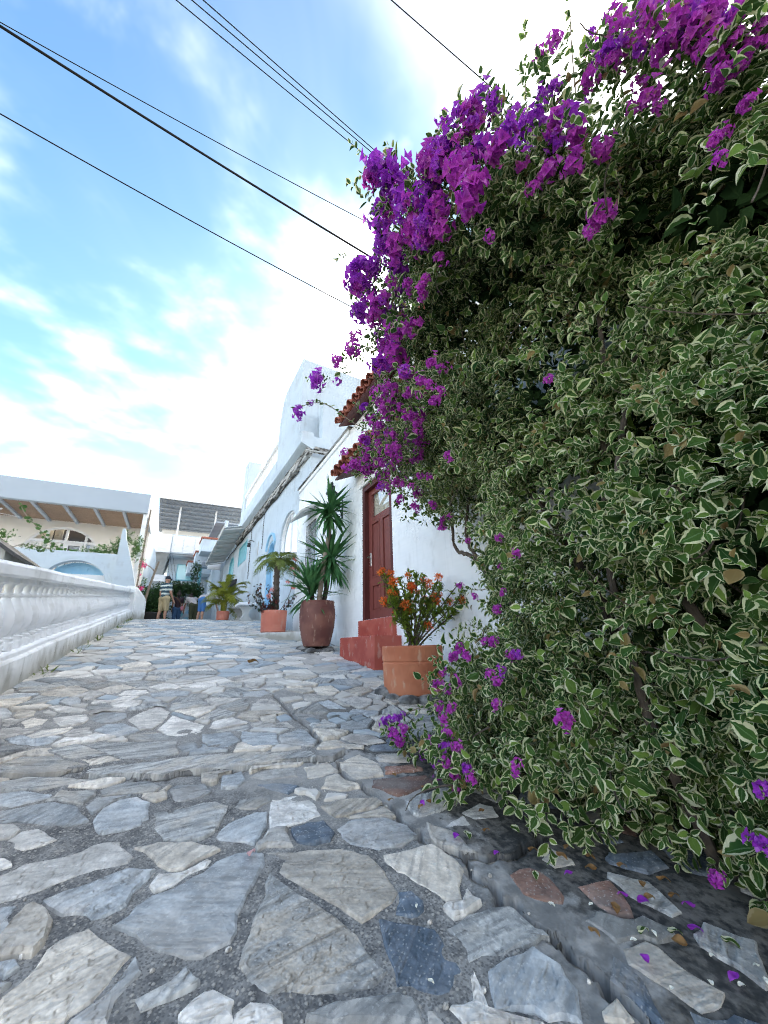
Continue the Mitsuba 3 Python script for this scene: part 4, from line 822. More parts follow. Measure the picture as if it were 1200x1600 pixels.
for o, fine in ((order[280:45000], True), (order[45000:], False)):
    ms += [scatter(leafmesh(w=w, fold=f, curl=c, fine=fine), P[t], A[t], N[t], S[t], vary=True) for t, (w, f, c) in zip((o[0::3], o[1::3], o[2::3]), sp_)]
mb = MB()
for m, _ in ms: mb.add(m)
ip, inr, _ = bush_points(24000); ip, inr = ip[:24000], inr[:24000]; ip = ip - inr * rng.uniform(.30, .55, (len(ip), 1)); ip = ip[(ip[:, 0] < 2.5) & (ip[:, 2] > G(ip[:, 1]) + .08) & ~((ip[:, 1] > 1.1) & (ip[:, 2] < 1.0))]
im, iu = scatter(leafmesh(w=.8, fold=.2), ip, rng.normal(size=ip.shape), rng.normal(0, .6, ip.shape) + [-.6, -.6, .3], rng.uniform(.06, .10, len(ip))); put(bg_, 'shade_foliage', im, 'hedge_leaf', True, uv=iu, stuff=True, label='leaves coloured dark for the shade deep inside the plant')  # hidden leaf layer; its dark colour supplies the shade inside the bush
put(bg_, 'foliage', mb, 'varieg_leaf', True, uv=np.vstack([u for _, u in ms]), stuff=True, label='dense cream edged green leaves')
# wood: stems rising from the foot, two bare limbs in front of the wall, thin shoots
stems = [[(2.1, 1.2, -.75), (2.2, 1.9, -.1), (2.25, 2.45, .55), (2.3, 2.75, .78), (2.35, 2.95, .88), (2.3, 2.9, 1.25), (2.1, 2.6, 1.9)], [(2.2, 2.3, .5), (2.25, 2.62, .82), (2.28, 2.66, 1.1), (2.2, 2.45, 1.4), (2.0, 2.2, 1.8)],
         [(1.7, .9, -.72), (1.62, 1.0, -.1), (1.70, 1.05, .4), (1.62, .9, .9), (1.7, .8, 1.8), (1.6, .9, 2.9)], [(1.9, .6, -.75), (1.65, .7, -.2), (1.55, .75, .2), (1.5, .85, .5), (1.7, .7, 1.3), (1.9, .5, 2.6)], [(2.2, .1, -.8), (2.0, 0, .5), (1.8, .2, 1.8), (1.9, .3, 3.0)], [(2.1, 1.2, -.7), (2.0, 1.4, .4), (1.9, 1.9, 1.4), (1.6, 2.3, 2.1), (1.4, 2.5, 2.7)]]
for s, r0 in zip(stems, (.026, .018, .02, .022, .035, .03)):
    q = spline(s, 30) + np.c_[np.zeros(30), rng.normal(0, .006, (30, 2))]
    put(bg_, 'stem', MB().tube(q, np.linspace(r0, r0 * .45, 30), 7), 'dark_bark', 30)
tw = MB()
for _ in range(420):
    i = rng.integers(len(P)); a = P[i] - Nn[i] * .12; b = P[i] + Nn[i] * .04 + rng.normal(0, .12, 3)
    tw.tube(spline([a, (a + b) / 2 + rng.normal(0, .03, 3), b], 6), np.linspace(.004, .0018, 6), 4)
put(bg_, 'twigs', tw, 'dark_bark', stuff=True, label='thin brown twigs among the leaves')
# blossom: papery bracts in threes, gathered in clusters
def bract_cluster(n, seed, flat=.75):
    r = np.random.default_rng(seed); lm = leafmesh(w=.86, fold=.35, curl=.30); Ps, As, Ns, Ss = [], [], [], []
    for k in range(n):
        d = unit(r.normal(size=3) + [0, 0, .55]); c = d * r.uniform(.15, .85) * [1, 1, flat]; x = unit(np.cross(d, r.normal(size=3))); y_ = np.cross(d, x); s = r.uniform(.30, .45)
        for q in range(3):
            a = q * 2.094; o_ = x * math.cos(a) + y_ * math.sin(a); Ps.append(c); As.append(o_ * .8 + d * .75); Ns.append(-o_ * .5 + d); Ss.append(s)
    return scatter(lm, np.array(Ps), np.array(As), np.array(Ns), np.array(Ss), vary=True)
bc = {}
for c in ('bract_purple', 'bract_magenta'):
    bc[c] = []
    for k in range(4): m, uv = bract_cluster((27, 34, 20, 30)[k], 60 + k); bc[c].append(ply(m, c, True, uv=uv))
for i, (x, y, z, r_) in enumerate(FL):
    p = FP[i]; out = unit(p - [2.45, .6, p[2] - .3]); r_ = max(r_ / 1000, .022) * (1.45 if z > 130 else 1.2)
    c = 'bract_purple' if p[2] > 2.15 + rng.normal(0, .3) or (p[2] < 0 and rng.random() < .35) else 'bract_magenta'
    put(bg_, 'flower_cluster', bc[c][i % 4], None, M=frame(p, unit(rng.normal(size=3)), out + rng.normal(0, .3, 3), r_))
bm_ = FP[(FP[:, 2] > 1.35) & ((FP[:, 1] > 1.2) | (FP[:, 2] > 1.9))]; jj = rng.integers(0, len(bm_), 190); mbs = {'bract_purple': [], 'bract_magenta': []}
for i in jj:
    p = bm_[i] + rng.normal(0, .075, 3) * [.6, 1, 1]; mbs['bract_purple' if p[2] > 1.95 + rng.normal(0, .3) else 'bract_magenta'].append((p, unit(p - [2.45, .6, p[2] - .3]) + rng.normal(0, .4, 3), rng.uniform(.035, .065)))
for c, l in mbs.items():
    m = []; u = []
    for q, (p, o_, s) in enumerate(l): mm, uu = bract_cluster(16, 300 + q); x = T(frame(p, unit(rng.normal(size=3)), o_, s)); mm.apply_transform(np.array(x.matrix)); m.append(mm); u.append(uu)
    put(bg_, 'blossom', trimesh.util.concatenate(m), c, True, uv=np.vstack(u), stuff=True)
# shoots that stand out from the outline, with leaves and a few bracts
def shoot(pts, n, s, flowers=0, fr=.05, c='bract_purple'):
    q = spline(pts, 24); put(bg_, 'shoot', MB().tube(q, np.linspace(.005, .002, 24), 5), 'bark')
    k = rng.integers(3, 24, n); tn = np.gradient(q, axis=0)[k]
    m, uv = scatter(lv, q[k], unit(tn) * .5 + rng.normal(0, .6, (n, 3)), rng.normal(0, .5, (n, 3)) + [0, 0, 1], rng.uniform(s * .7, s * 1.2, n), vary=True); put(bg_, 'shoot_leaves', m, 'varieg_leaf', True, uv=uv)
    for f in range(flowers):
        a = q[-1 - f * 4]; put(bg_, 'flower_cluster', bc[c][f % 4], None, M=frame(a + rng.normal(0, .015, 3), rng.normal(size=3), [-.3, -.3, .6], fr * (1 - .2 * f)))
shoot([(1.35, 2.85, 1.9), (1.15, 2.95, 2.05), (.95, 2.95, 2.12), (.76, 2.93, 2.02), (.70, 2.9, 1.92)], 26, .045, 3, .062)
shoot([(1.5, 1.35, 3.1), (1.40, 1.38, 3.4), (1.30, 1.35, 3.68)], 14, .042, 1, .04)
shoot([(1.75, 1.0, 3.2), (1.70, .95, 3.55), (1.66, .86, 3.9), (1.64, .8, 4.1)], 26, .045)
shoot([(1.8, .7, 3.2), (1.75, .6, 3.7), (1.7, .5, 4.0)], 16, .045, 2, .07)
shoot([(1.55, 2.0, -.35), (1.42, 2.2, -.36), (1.30, 2.3, -.42), (1.24, 2.32, -.47)], 24, .04, 3, .05)
shoot([(2.3, 2.3, .45), (2.25, 2.55, .42), (2.2, 2.75, .48)], 8, .03, 1, .04, 'bract_magenta')
shoot([(1.9, 2.2, 1.25), (1.9, 2.45, 1.05), (1.95, 2.6, .95)], 14, .035, 2, .05, 'bract_magenta')

# ---------------------------------------------------------------- pots and the plants in them
def pot(name, label, x, y, z, prof, m, soil_z, soil_r, extra=None, cat='pot'):
    k = thing(name, label, cat); put(k, 'body', lathe(prof, (x, y, z), 48), m, 30); put(k, 'soil', lathe([(0, soil_z + .012), (soil_r * .5, soil_z + .006), (soil_r, soil_z)], (x, y, z), 24), 'soil'); return k
def gz(x, y): return float(G(y) + lift(np.array([x]), np.array([y]))[0])
px, py = 2.05, 3.35; pz = -.425
k = pot('terracotta_pot', 'terracotta pot with orange flowering shrub by the red steps', px, py, pz, [(0, 0), (.262, 0), (.272, .02), (.283, .26), (.278, .268), (.278, .276), (.285, .283), (.288, .40), (.28, .412), (.262, .41), (.256, .36), (0, .35)], 'terracotta', .36, .259)
def rocks(name, label, spots):
    mbk = MB()
    for x, y, r_ in spots:
        m = trimesh.creation.icosphere(2, radius=r_); m.vertices *= [1, 1, .55]; m.vertices *= (.75 + .5 * meshkit.fbm(m.vertices * 9 + x * 7, 3))[:, None]; m.apply_translation([x, y, gz(x, y) + .01]); mbk.add(m)
    return mbk
kk = thing('rubble_footing', 'rough grey stones set as footing under the terracotta pot', 'stones')
for a in np.linspace(0, 6.283, 12)[:-1]: put(kk, 'stone', rocks('', '', [(px + .27 * math.cos(a), py + .27 * math.sin(a), .085 + .02 * math.sin(a * 7))]), 'dark_rock', 35)
k2 = thing('rubble_footing', 'rough grey stones under the tall rusty brown pot', 'stones')
for a in np.linspace(0, 6.283, 12)[:-1]: put(k2, 'stone', rocks('', '', [(2.07 + .22 * math.cos(a), 6.3 + .22 * math.sin(a), .08 + .02 * math.sin(a * 5))]), 'dark_rock', 35)
ix = thing('ixora_shrub', 'orange flowering shrub with many upright stems growing in the terracotta pot', 'plant')
base = np.array([px, py, pz + .36]); LP, LA, LN, LS = [], [], [], []; tips = []
for i in range(17):
    f = -1 + 2 * i / 16; e = np.array([px + .04 + f * (.45 if f < 0 else .68), py + rng.uniform(-.22, .22), base[2] + .74 - .12 * abs(f) + rng.uniform(-.18, .10)])
    q = spline([base + rng.normal(0, .02, 3) * [1, 1, 0], base * .55 + e * .45 + [-.06 * f, 0, -.02 * abs(f)], e], 14); put(ix, 'stem', MB().tube(q, np.linspace(.011, .004, 14), 6), 'dark_bark', 30); tips.append((q, 1))
    for s in range(3):
        j = rng.integers(6, 12); e2 = q[j] + unit(q[-1] - q[0]) * rng.uniform(.10, .2) + rng.normal(0, .06, 3); q2 = spline([q[j], (q[j] + e2) / 2 + [0, 0, .01], e2], 8); put(ix, 'twig', MB().tube(q2, np.linspace(.005, .003, 8), 5), 'dark_bark'); tips.append((q2, 0))
for q, main in tips:
    n = 52 if main else 30; j = np.clip((len(q) - 1) * (1 - rng.beta(1, 2.2, n)), 0, len(q) - 1).astype(int); P_ = q[j] + rng.normal(0, .012, (n, 3)); LP.append(P_); LA.append(unit(q[-1] - q[0]) * .6 + rng.normal(0, .6, (n, 3))); LN.append(rng.normal(0, .4, (n, 3)) + [0, 0, 1]); LS.append(rng.uniform(.032, .064, n))
m, uv = scatter(leafmesh(w=.42, fold=.25, curl=.1), np.vstack(LP), np.vstack(LA), np.vstack(LN), np.concatenate(LS)); put(ix, 'foliage', m, 'ixora_leaf', True, uv=uv, stuff=True)
pm, puv = scatter(leafmesh(w=.36, fold=.2, curl=.2), unit(rng.normal(size=(70, 3)) + [0, 0, .4]) * .6, unit(rng.normal(size=(70, 3)) + [0, 0, .5]), rng.normal(size=(70, 3)), rng.uniform(.4, .65, 70)); fd = ply(pm, 'ixora_flower', True, uv=puv)
for i in list(range(0, len(tips), 3)) + [1, 8, 17, 30, 41, 50]: q = tips[i][0]; put(ix, 'flower_head', fd, None, M=frame(q[-1] + [0, -.01, .01], rng.normal(size=3), [0, -.2, 1], rng.uniform(.034, .066)))

pz2 = 0.0
bp = pot('clay_barrel_pot', 'tall rusty brown barrel pot holding the yucca', 2.07, 6.3, pz2, [(0, 0), (.205, 0), (.235, .10), (.275, .28), (.29, .44), (.283, .58), (.268, .66), (.275, .685), (.262, .70), (.24, .69), (.235, .62), (0, .60)], 'rusty_clay', .63, .237)
put(bp, 'lug', MB().box(2.04, 2.15, 6.015, 6.06, .585, .62, .01), 'rusty_clay')
yu = thing('yucca', 'yucca with spiky green leaf heads on pale stems in the rusty pot', 'plant')
put(yu, 'trunk', MB().tube(spline([(2.08, 6.28, .6), (2.10, 6.25, 1.0), (2.16, 6.25, 1.5), (2.22, 6.25, 1.9), (2.21, 6.22, 2.30)], 20), np.linspace(.045, .034, 20), 10), 'bark', 30)
put(yu, 'trunk', MB().tube(spline([(2.17, 6.38, .6), (2.25, 6.38, 1.0), (2.30, 6.4, 1.45), (2.3, 6.4, 1.9)], 14), np.linspace(.042, .04, 14), 9), 'dark_bark', 30)
put(yu, 'trunk', MB().tube(spline([(2.0, 6.35, .6), (1.98, 6.36, .8), (1.95, 6.36, .95)], 8), np.linspace(.042, .035, 8), 9), 'dark_bark', 30)
nleaf = 0
for c, n, L, upb in (((2.21, 6.22, 2.30), 92, .54, .10), ((2.29, 6.34, 1.45), 112, .62, .05), ((1.96, 6.34, .88), 70, .56, .75)):
    for i in range(n):
        d = unit(rng.normal(size=3) + [-.05, -.1, upb]); s = L * rng.uniform(.75, 1.15); p = np.array(c) + d * .03 + [0, 0, rng.uniform(-.16, .10)]
        tip = p + d * s
        if tip[0] > 2.56: d[0] = (2.55 - p[0]) / s; d = unit(d)
        lm = bladem(.036, 5, .10 if d[2] > 0 else .2, .5); m, uv = scatter(lm, p[None], d[None], np.array([[0, 0, 1.]]) + rng.normal(0, .15, (1, 3)), [s], [1.0])
        put(yu, 'leaf', m, 'yucca_leaf', True, uv=uv)
        nleaf += 1
ledge = thing('plinth_ledge', 'low white plastered ledge carrying the red pot and its small palm', 'ledge')
put(ledge, 'block', trimesh.convex.convex_hull(np.array([[2.57, 7.5, -.5], [2.2, 7.45, -.5], [1.78, 7.75, -.5], [1.32, 8.6, -.4], [1.30, 10.4, -.3], [2.57, 10.4, -.3], [2.57, 7.5, .27], [2.2, 7.45, .27], [1.78, 7.75, .27], [1.33, 8.5, .24], [1.36, 10.4, .33], [2.57, 10.4, .33]])), 'plaster_old')
pot('red_clay_pot', 'flat sided red clay pot with a small palm standing on the white ledge', 2.0, 9.2, .31, [(0, 0), (.255, 0), (.27, .02), (.285, .46), (.278, .475), (.26, .47), (.255, .42), (0, .41)], 'terracotta_pink', .42, .257)
def frond(base, d, L, n, ll, droop, key, holder, w=.09, m='palm_leaf'):
    """an arching rachis with two rows of leaflets"""
    d = unit(d); t = np.linspace(0, 1, 14); q = base + d * (t * L)[:, None] + np.array([0, 0, -1.]) * (droop * L * t**2.2)[:, None]
    tn = unit(np.gradient(q, axis=0)); sd = unit(np.cross(tn, [0, 0, 1.])); j = np.linspace(2, 13, n); ji = np.minimum(j.astype(int), 12); fr_ = (j - ji)[:, None]; p = q[ji] * (1 - fr_) + q[ji + 1] * fr_
    le = ll * np.sin(np.linspace(.35, 2.9, n))**.7
    ms, us = [], []
    for s in (-1, 1):
        A_ = sd[ji] * s * .8 + tn[ji] * .75 + rng.normal(0, .08, (n, 3)) + [0, 0, .15]; mm, u = scatter(bladem(w, 3, .35, .2), p, A_, np.cross(A_, tn[ji]) * s + rng.normal(0, .1, (n, 3)), le, le * 1.0); ms.append(mm); us.append(u)
    rt = trimesh.Trimesh(*tube(q, np.linspace(.009, .002, 14), 5), process=False); mbk = MB().add(ms[0]).add(ms[1]).add(rt)
    put(holder, 'frond', mbk, m, True, uv=np.vstack(us + [np.full((len(rt.vertices), 2), .5)]))
pl = thing('dwarf_palm', 'small palm with dark rough trunk and thin fronds in the red pot on the ledge', 'palm')
qt = spline([(2.0, 9.2, .72), (2.02, 9.2, 1.1), (2.0, 9.2, 1.5), (2.03, 9.2, 1.95)], 26); put(pl, 'trunk', MB().tube(qt, .055 + .014 * np.sin(np.arange(26) * 2.2) + np.linspace(.02, .01, 26), 10), 'dark_bark')
for i in range(22): a = i * 2.4; e = rng.uniform(.0, 1.1); frond(np.array([2.03, 9.2, 1.98]), [math.cos(a), math.sin(a) * .9, e], rng.uniform(.55, .78), 22, .17, rng.uniform(.5, .95), i, pl)
cr_ = thing('croton_shrub', 'small dark leaved shrub with pink blossom growing round the small palm\'s trunk', 'plant')
LP, LA = [], []
for i in range(16):
    e = np.array([2.0, 9.15, .75]) + [rng.uniform(-.62, .42), rng.uniform(-.3, .2), rng.uniform(.15, .62)]; q = spline([(2.0, 9.15, .72), (2.0 * .5 + e[0] * .5, 9.15, .8), e], 10); put(cr_, 'stem', MB().tube(q, .006, 5), 'dark_bark'); LP.append(np.repeat(q[4:], 5, 0) + rng.normal(0, .03, (30, 3)))
LP = np.vstack(LP); m, uv = scatter(leafmesh(w=.6), LP, rng.normal(size=LP.shape), rng.normal(0, .6, LP.shape) + [0, 0, 1], rng.uniform(.05, .085, len(LP))); put(cr_, 'foliage', m, 'croton_leaf', True, uv=uv, stuff=True)
q = spline([(2.05, 9.1, .72), (2.3, 9.05, 1.2), (2.38, 9.0, 1.7), (2.34, 9.0, 2.0)], 14); put(cr_, 'stem', MB().tube(q, .008, 5), 'dark_bark')
pk = bract_cluster(14, 99); pkd = ply(pk[0], 'soft_pink', True, uv=pk[1])
for p in ((2.34, 8.98, 1.98), (2.28, 8.95, 1.72), (2.36, 8.95, 1.62), (2.20, 8.95, 1.42), (2.35, 8.95, 1.30), (1.86, 8.95, 1.22), (1.80, 8.95, 1.08)): put(cr_, 'flower_cluster', pkd, None, M=frame(np.array(p), rng.normal(size=3), [0, -1, .4], rng.uniform(.06, .085)))
ga = float(G(14.3)); ax, ay = 1.42, 14.3
pot('red_tub', 'round red clay pot with feathery yellow green palm beside the stone bench', ax, ay, ga, [(0, 0), (.19, 0), (.205, .27), (.195, .285), (.18, .28), (.175, .24), (0, .23)], 'terracotta_pink', .24, .177)
ar = thing('areca_palm', 'feathery yellow green palm in round red pot beside the stone bench', 'palm')
for i in range(16): a = i * 2.4; b = np.array([ax + .08 * math.cos(a), ay + .08 * math.sin(a), ga + .24]); e = np.array([ax + .10 * math.cos(a), ay + .1 * math.sin(a), ga + rng.uniform(.5, 1.0)]); put(ar, 'cane', MB().tube(spline([b, (b + e) / 2, e], 6), .014, 6), 'areca_leaf', True, uv=np.full((50 - 12, 2), .5)[:38]); frond(e, [math.cos(a) * .75, math.sin(a) * .75, rng.uniform(.7, 1.6)], rng.uniform(.75, 1.15), 26, .26, rng.uniform(.35, .75), i, ar, .07, 'areca_leaf')
for i in range(14): a = i * 2.4 + .7; frond(np.array([ax, ay, ga + rng.uniform(.35, .9)]), [math.cos(a), math.sin(a), rng.uniform(.4, 1.2)], rng.uniform(.7, 1.0), 24, .26, rng.uniform(.45, .9), i, ar, .07, 'areca_leaf')

def leafy(name, label, cat, blobs, n, size, m, w=.55, stems=(), spread=1.0):
    k = thing(name, label, cat); LP = []
    tot = sum(a[3] * a[4] * a[5] for a in blobs)
    for x, y, z, rx, ry, rz in blobs:
        c = max(40, int(n * rx * ry * rz / tot)); d = unit(rng.normal(size=(c, 3))) * (rng.random((c, 1))**.45); p = d * [rx, ry, rz]; p *= (.72 + .6 * meshkit.fbm(p * 3 / max(rx, rz) + x, 3))[:, None]; LP.append(p + [x, y, z])
    LP = np.vstack(LP); mm, uv = scatter(leafmesh(w=w), LP, rng.normal(size=LP.shape) + [0, 0, -.3], rng.normal(0, .6, LP.shape) + [0, -.2, 1], rng.uniform(.7, 1.25, len(LP)) * size)
    put(k, 'foliage', mm, m, True, uv=uv, stuff=True)
    for q, r_ in stems: put(k, 'stem', MB().tube(spline(q, 16), np.linspace(r_, r_ * .5, 16), 7), 'bark', 30)
    return k
leafy('hedge_shrub', 'dark green clipped shrub behind the man in the striped shirt', 'shrub', [(-1.3, 19.8, 1.9, .7, .6, .8), (-.75, 20.4, 2.1, .6, .6, .8), (-1.75, 19.6, 1.5, .4, .5, .6), (-.9, 19.8, 1.2, .7, .5, .5)], 5200, .10, 'hedge_leaf', stems=[([(-1.2, 19.9, .9), (-1.2, 19.9, 1.8)], .05)])
leafy('climber_arch', 'dark green climber grown over the garden arch at the far end', 'climber', [(-.35, 24.6, 3.1, .65, .5, .55), (.1, 24.6, 3.2, .6, .5, .42), (.55, 24.6, 3.15, .55, .5, .5), (.95, 24.6, 2.9, .4, .5, .8), (1.0, 24.6, 2.1, .22, .4, .9), (.75, 24.5, 4.2, .28, .3, .65), (.6, 24.4, 2.55, .25, .3, .3), (-.9, 24.6, 2.5, .5, .5, .9)], 5600, .11, 'hedge_leaf', stems=[([(1.0, 24.6, .9), (.95, 24.6, 3.0)], .05), ([(-.95, 24.6, .9), (-.8, 24.6, 3.0), (.2, 24.6, 3.4), (.95, 24.6, 3.0)], .05)])
leafy('terrace_climber', 'bushy green climber growing on the terrace behind the white fin', 'climber', [(-2.15, 16.6, 3.45, .30, .3, .50), (-2.6, 16.6, 3.3, .33, .3, .32), (-3.0, 16.5, 3.25, .3, .2, .22), (-1.55, 16.5, 3.55, .2, .25, .5), (-1.9, 16.6, 3.9, .16, .2, .35)], 1500, .085, 'vine_leaf', stems=[([(-2.1, 16.5, 2.4), (-2.15, 16.6, 3.4), (-1.95, 16.6, 4.0)], .02)])
vk = thing('hanging_vine', 'trailing vine with round leaves hanging from the terrace ceiling', 'vine'); q = spline([(-5.1, 16.6, 4.75), (-4.8, 16.5, 4.3), (-4.35, 16.4, 3.85), (-4.0, 16.3, 3.45), (-3.6, 16.2, 3.2), (-3.3, 16.1, 3.2)], 40); put(vk, 'stem', MB().tube(q, .012, 5), 'bark')
j = np.r_[rng.integers(0, 40, 75)]; m, uv = scatter(leafmesh(w=.9, fold=.1), q[j] + rng.normal(0, .04, (75, 3)), rng.normal(size=(75, 3)), rng.normal(0, .5, (75, 3)) + [0, -1, .4], rng.uniform(.09, .14, 75)); put(vk, 'foliage', m, 'vine_leaf', True, uv=uv, stuff=True)
leafy('roof_weed', 'small plant with green leaves beside the hut roof', 'plant', [(-2.95, 11.2, 2.25, .35, .2, .10), (-3.35, 10.6, 2.35, .2, .2, .14)], 160, .07, 'vine_leaf', stems=[([(-3.4, 11.0, 1.6), (-3.3, 11, 2.2), (-2.7, 11.2, 2.22)], .012)])
pt = leafy('pink_bougainvillea', 'slim bare stemmed tree with bright pink blossom beyond the balustrade', 'tree', [(-1.45, 17.6, 3.2, .2, .2, .35), (-1.2, 17.6, 2.5, .15, .2, .2)], 260, .07, 'vine_leaf', stems=[([(-1.02, 17.6, .9), (-1.08, 17.6, 1.8), (-.92, 17.6, 2.9), (-.85, 17.6, 3.3)], .06), ([(-.92, 17.6, 2.9), (-1.2, 17.6, 3.15), (-1.45, 17.6, 3.15)], .02)])
pk2 = ply(pk[0], 'bract_pink', True, uv=pk[1])
for p, r_ in (((-1.48, 17.5, 3.18), .2), ((-1.32, 17.5, 3.10), .15), ((-1.58, 17.5, 3.3), .13), ((-1.3, 17.5, 2.22), .15), ((-1.38, 17.5, 2.75), .07)): put(pt, 'flower_cluster', pk2, None, M=frame(np.array(p), rng.normal(size=3), [0, -1, .4], r_))
pot('small_red_pot', 'small red clay pot at the foot of the dark green shrub', -1.32, 18.6, float(G(18.6)), [(0, 0), (.2, 0), (.24, .36), (.22, .37), (.2, .32), (0, .3)], 'terracotta_pink', .31, .2)
pot('black_tub', 'wide black planter tub under the dark green shrub', -.88, 18.9, float(G(18.9)), [(0, 0), (.36, 0), (.44, .25), (.42, .50), (.38, .52), (.36, .45), (0, .44)], 'rubber', .45, .37)

# ---------------------------------------------------------------- people
def sphere(p, r, n=20): return m3.Manifold.sphere(r, n).translate(list(map(float, p)))
def body(bones, edge=.02, it=6):
    parts_ = []
    for a, ra, b, rb_ in bones: parts_.append(m3.Manifold.batch_hull([sphere(a, ra), sphere(b, rb_)]))
    m = m3.Manifold.batch_boolean(parts_, m3.OpType.Add).refine_to_length(edge).to_mesh(); t = trimesh.Trimesh(m.vert_properties[:, :3], m.tri_verts); trimesh.smoothing.filter_taubin(t, iterations=it); return t
def hand(w, d, side):
    """palm, four fingers of different length and a thumb, hanging along d"""
    w, d, side = np.array(w, float), unit(d), unit(side); b = [(w, .024, w + d * .07, .03)]; nrm = np.cross(d, side)
    for k, L in enumerate((.055, .068, .072, .06)):
        r0 = w + d * .075 + side * (.028 - .019 * k); r1 = r0 + d * L * .55 + nrm * .008; b += [(r0, .0095, r1, .009), (r1, .009, r1 + d * L * .4 + nrm * .022, .008)]
    t0 = w + d * .03 + side * .03; t1 = t0 + d * .03 + side * .022; return b + [(t0, .012, t1, .0105), (t1, .0105, t1 + d * .028, .009)]
def R2(p, a): c, s = math.cos(a), math.sin(a); p = np.asarray(p, float); return np.stack([p[..., 0] * c - p[..., 1] * s, p[..., 0] * s + p[..., 1] * c, p[..., 2]], -1)
def person(label, x, y, rot, h, top_m, leg_m, bend=0.0, skin='skin', hair=True, cap=False, shorts=True, sleeve=.55, bag=False, arm=((.02, -.10), (.10, -.05))):
    """facing +y before rot; joints for a 1.75 m figure, scaled to h"""
    k = thing('person', label, 'person'); s = h / 1.75; o = np.array([x, y, float(G(y))])
    def W(m): m.vertices = R2(m.vertices * s, rot) + o; return m
    hip = np.array([0, 0, .93]); c_, s_ = math.cos(bend), math.sin(bend)
    up = lambda p: np.array([p[0], (p[2] - .93) * s_ + p[1] * c_, .93 + (p[2] - .93) * c_ - p[1] * s_])
    hd_, nk, ch, wa = up([0, .03, 1.63]), up([0, 0, 1.47]), up([0, .01, 1.27]), up([0, 0, 1.05])
    sh_ = [up([sd * .175, -.01, 1.41]) for sd in (-1, 1)]
    el = [sh_[i] + np.array([(.05, .05)[i] * (-1, 1)[i], arm[i][0] * .5 + .2 * s_, -.29]) for i in (0, 1)]; wr = [el[i] + np.array([0, arm[i][0] + .06, -.25 + arm[i][1] * .1]) for i in (0, 1)]
    kn = [np.array([sd * .10, .02 + .03 * sd, .50]) for sd in (-1, 1)]; an = [np.array([sd * .105, -.02 + .06 * sd, .09]) for sd in (-1, 1)]; hj = [np.array([sd * .09, 0, .90]) for sd in (-1, 1)]
    B = [(wa, .125, ch, .145), (ch, .14, sh_[0], .07), (ch, .14, sh_[1], .07), (hip, .135, wa, .125), (hj[0], .12, hip, .12), (hj[1], .12, hip, .12), (nk, .055, hd_, .06), (nk, .06, ch, .10), (hd_ + [0, -.01, .02], .093, hd_ + [0, .02, -.05], .07)]
    f = unit(up([0, 1, .93]) - up([0, 0, .93])); B += [(hd_ + f * .085, .014, hd_ + f * .105 + [0, 0, -.02], .013), (hd_ + f * .06 + [0, 0, -.09], .035, hd_ + f * .05 + [0, 0, -.07], .04)]
    for sd in (-1, 1): B += [(hd_ + [sd * .088, -.01, .0], .016, hd_ + [sd * .09, -.012, -.04], .012), (hd_ + f * .078 + [sd * .03, 0, .015], .012, hd_ + f * .08 + [sd * .034, 0, .015], .011)]
    for i, sd in enumerate((-1, 1)):
        B += [(sh_[i], .055, el[i], .043), (el[i], .042, wr[i], .028), (hj[i], .085, kn[i], .058), (kn[i], .056, kn[i] * .6 + an[i] * .4 + [0, -.02, 0], .056), (kn[i] * .6 + an[i] * .4 + [0, -.02, 0], .056, an[i], .036), (an[i], .036, an[i] + [0, .13, -.055], .03)] + hand(wr[i], wr[i] - el[i], [0, 1, 0])
    put(k, 'body', W(body(B)), skin, True)
    tb = [(wa, .145, ch, .165), (ch, .16, sh_[0], .09), (ch, .16, sh_[1], .09), (hip + [0, 0, .03], .155, wa, .145), (nk - [0, 0, .02], .075, ch, .12)]
    for i in (0, 1): tb += [(sh_[i], .075, sh_[i] * (1 - sleeve) + el[i] * sleeve, .068)]
    put(k, 'shirt', W(body(tb, .03, 4)), top_m, True)
    lb = [(hip, .158, hj[0] , .14), (hip, .158, hj[1], .14)]
    for i in (0, 1): lb += [(hj[i], .13, kn[i] if shorts else kn[i], .09)] + ([] if shorts else [(kn[i], .085, an[i] + [0, 0, .03], .065)])
    put(k, 'shorts' if shorts else 'trousers', W(body(lb, .03, 4)), leg_m, True)
    for i in (0, 1): put(k, 'shoe', W(body([(an[i] + [0, -.03, -.045], .045, an[i] + [0, .08, -.05], .045), (an[i] + [0, .08, -.05], .045, an[i] + [0, .17, -.058], .035)], .03, 2)), 'rubber', True)
    if cap: put(k, 'cap', W(body([(hd_ + [0, -.01, .055], .098, hd_ + [0, .0, .075], .09), (hd_ + f * .09 + [0, 0, .05], .03, hd_ + f * .17 + [0, 0, .035], .012), (hd_ + f * .09 + [.05, 0, .05], .02, hd_ + f * .15 + [.04, 0, .035], .012), (hd_ + f * .09 + [-.05, 0, .05], .02, hd_ + f * .15 + [-.04, 0, .035], .012)], .03, 2)), 'navy_cloth', True)
    elif hair: put(k, 'hair', W(body([(hd_ + [0, -.02, .04], .10, hd_ + [0, -.06, -.04], .08), (hd_ + [0, -.06, -.04], .075, hd_ + [0, -.07, -.13], .05), (hd_ + [0, -.05, .12], .05, hd_ + [0, -.07, .15], .05)], .03, 2)), 'hair', True)
    if bag: bm_ = MB().tube(spline([sh_[0] + [0, -.09, .07], ch + [.02, -.19, .02], wa + [.17, -.14, -.02]], 14), .014, 6); put(k, 'bag_strap', W(bm_.mesh()), 'leather', True); bx_ = box(.12, .30, -.22, -.12, .82, 1.02, .03); put(k, 'shoulder_bag', W(bx_), 'pink_cloth', 20)
    return k
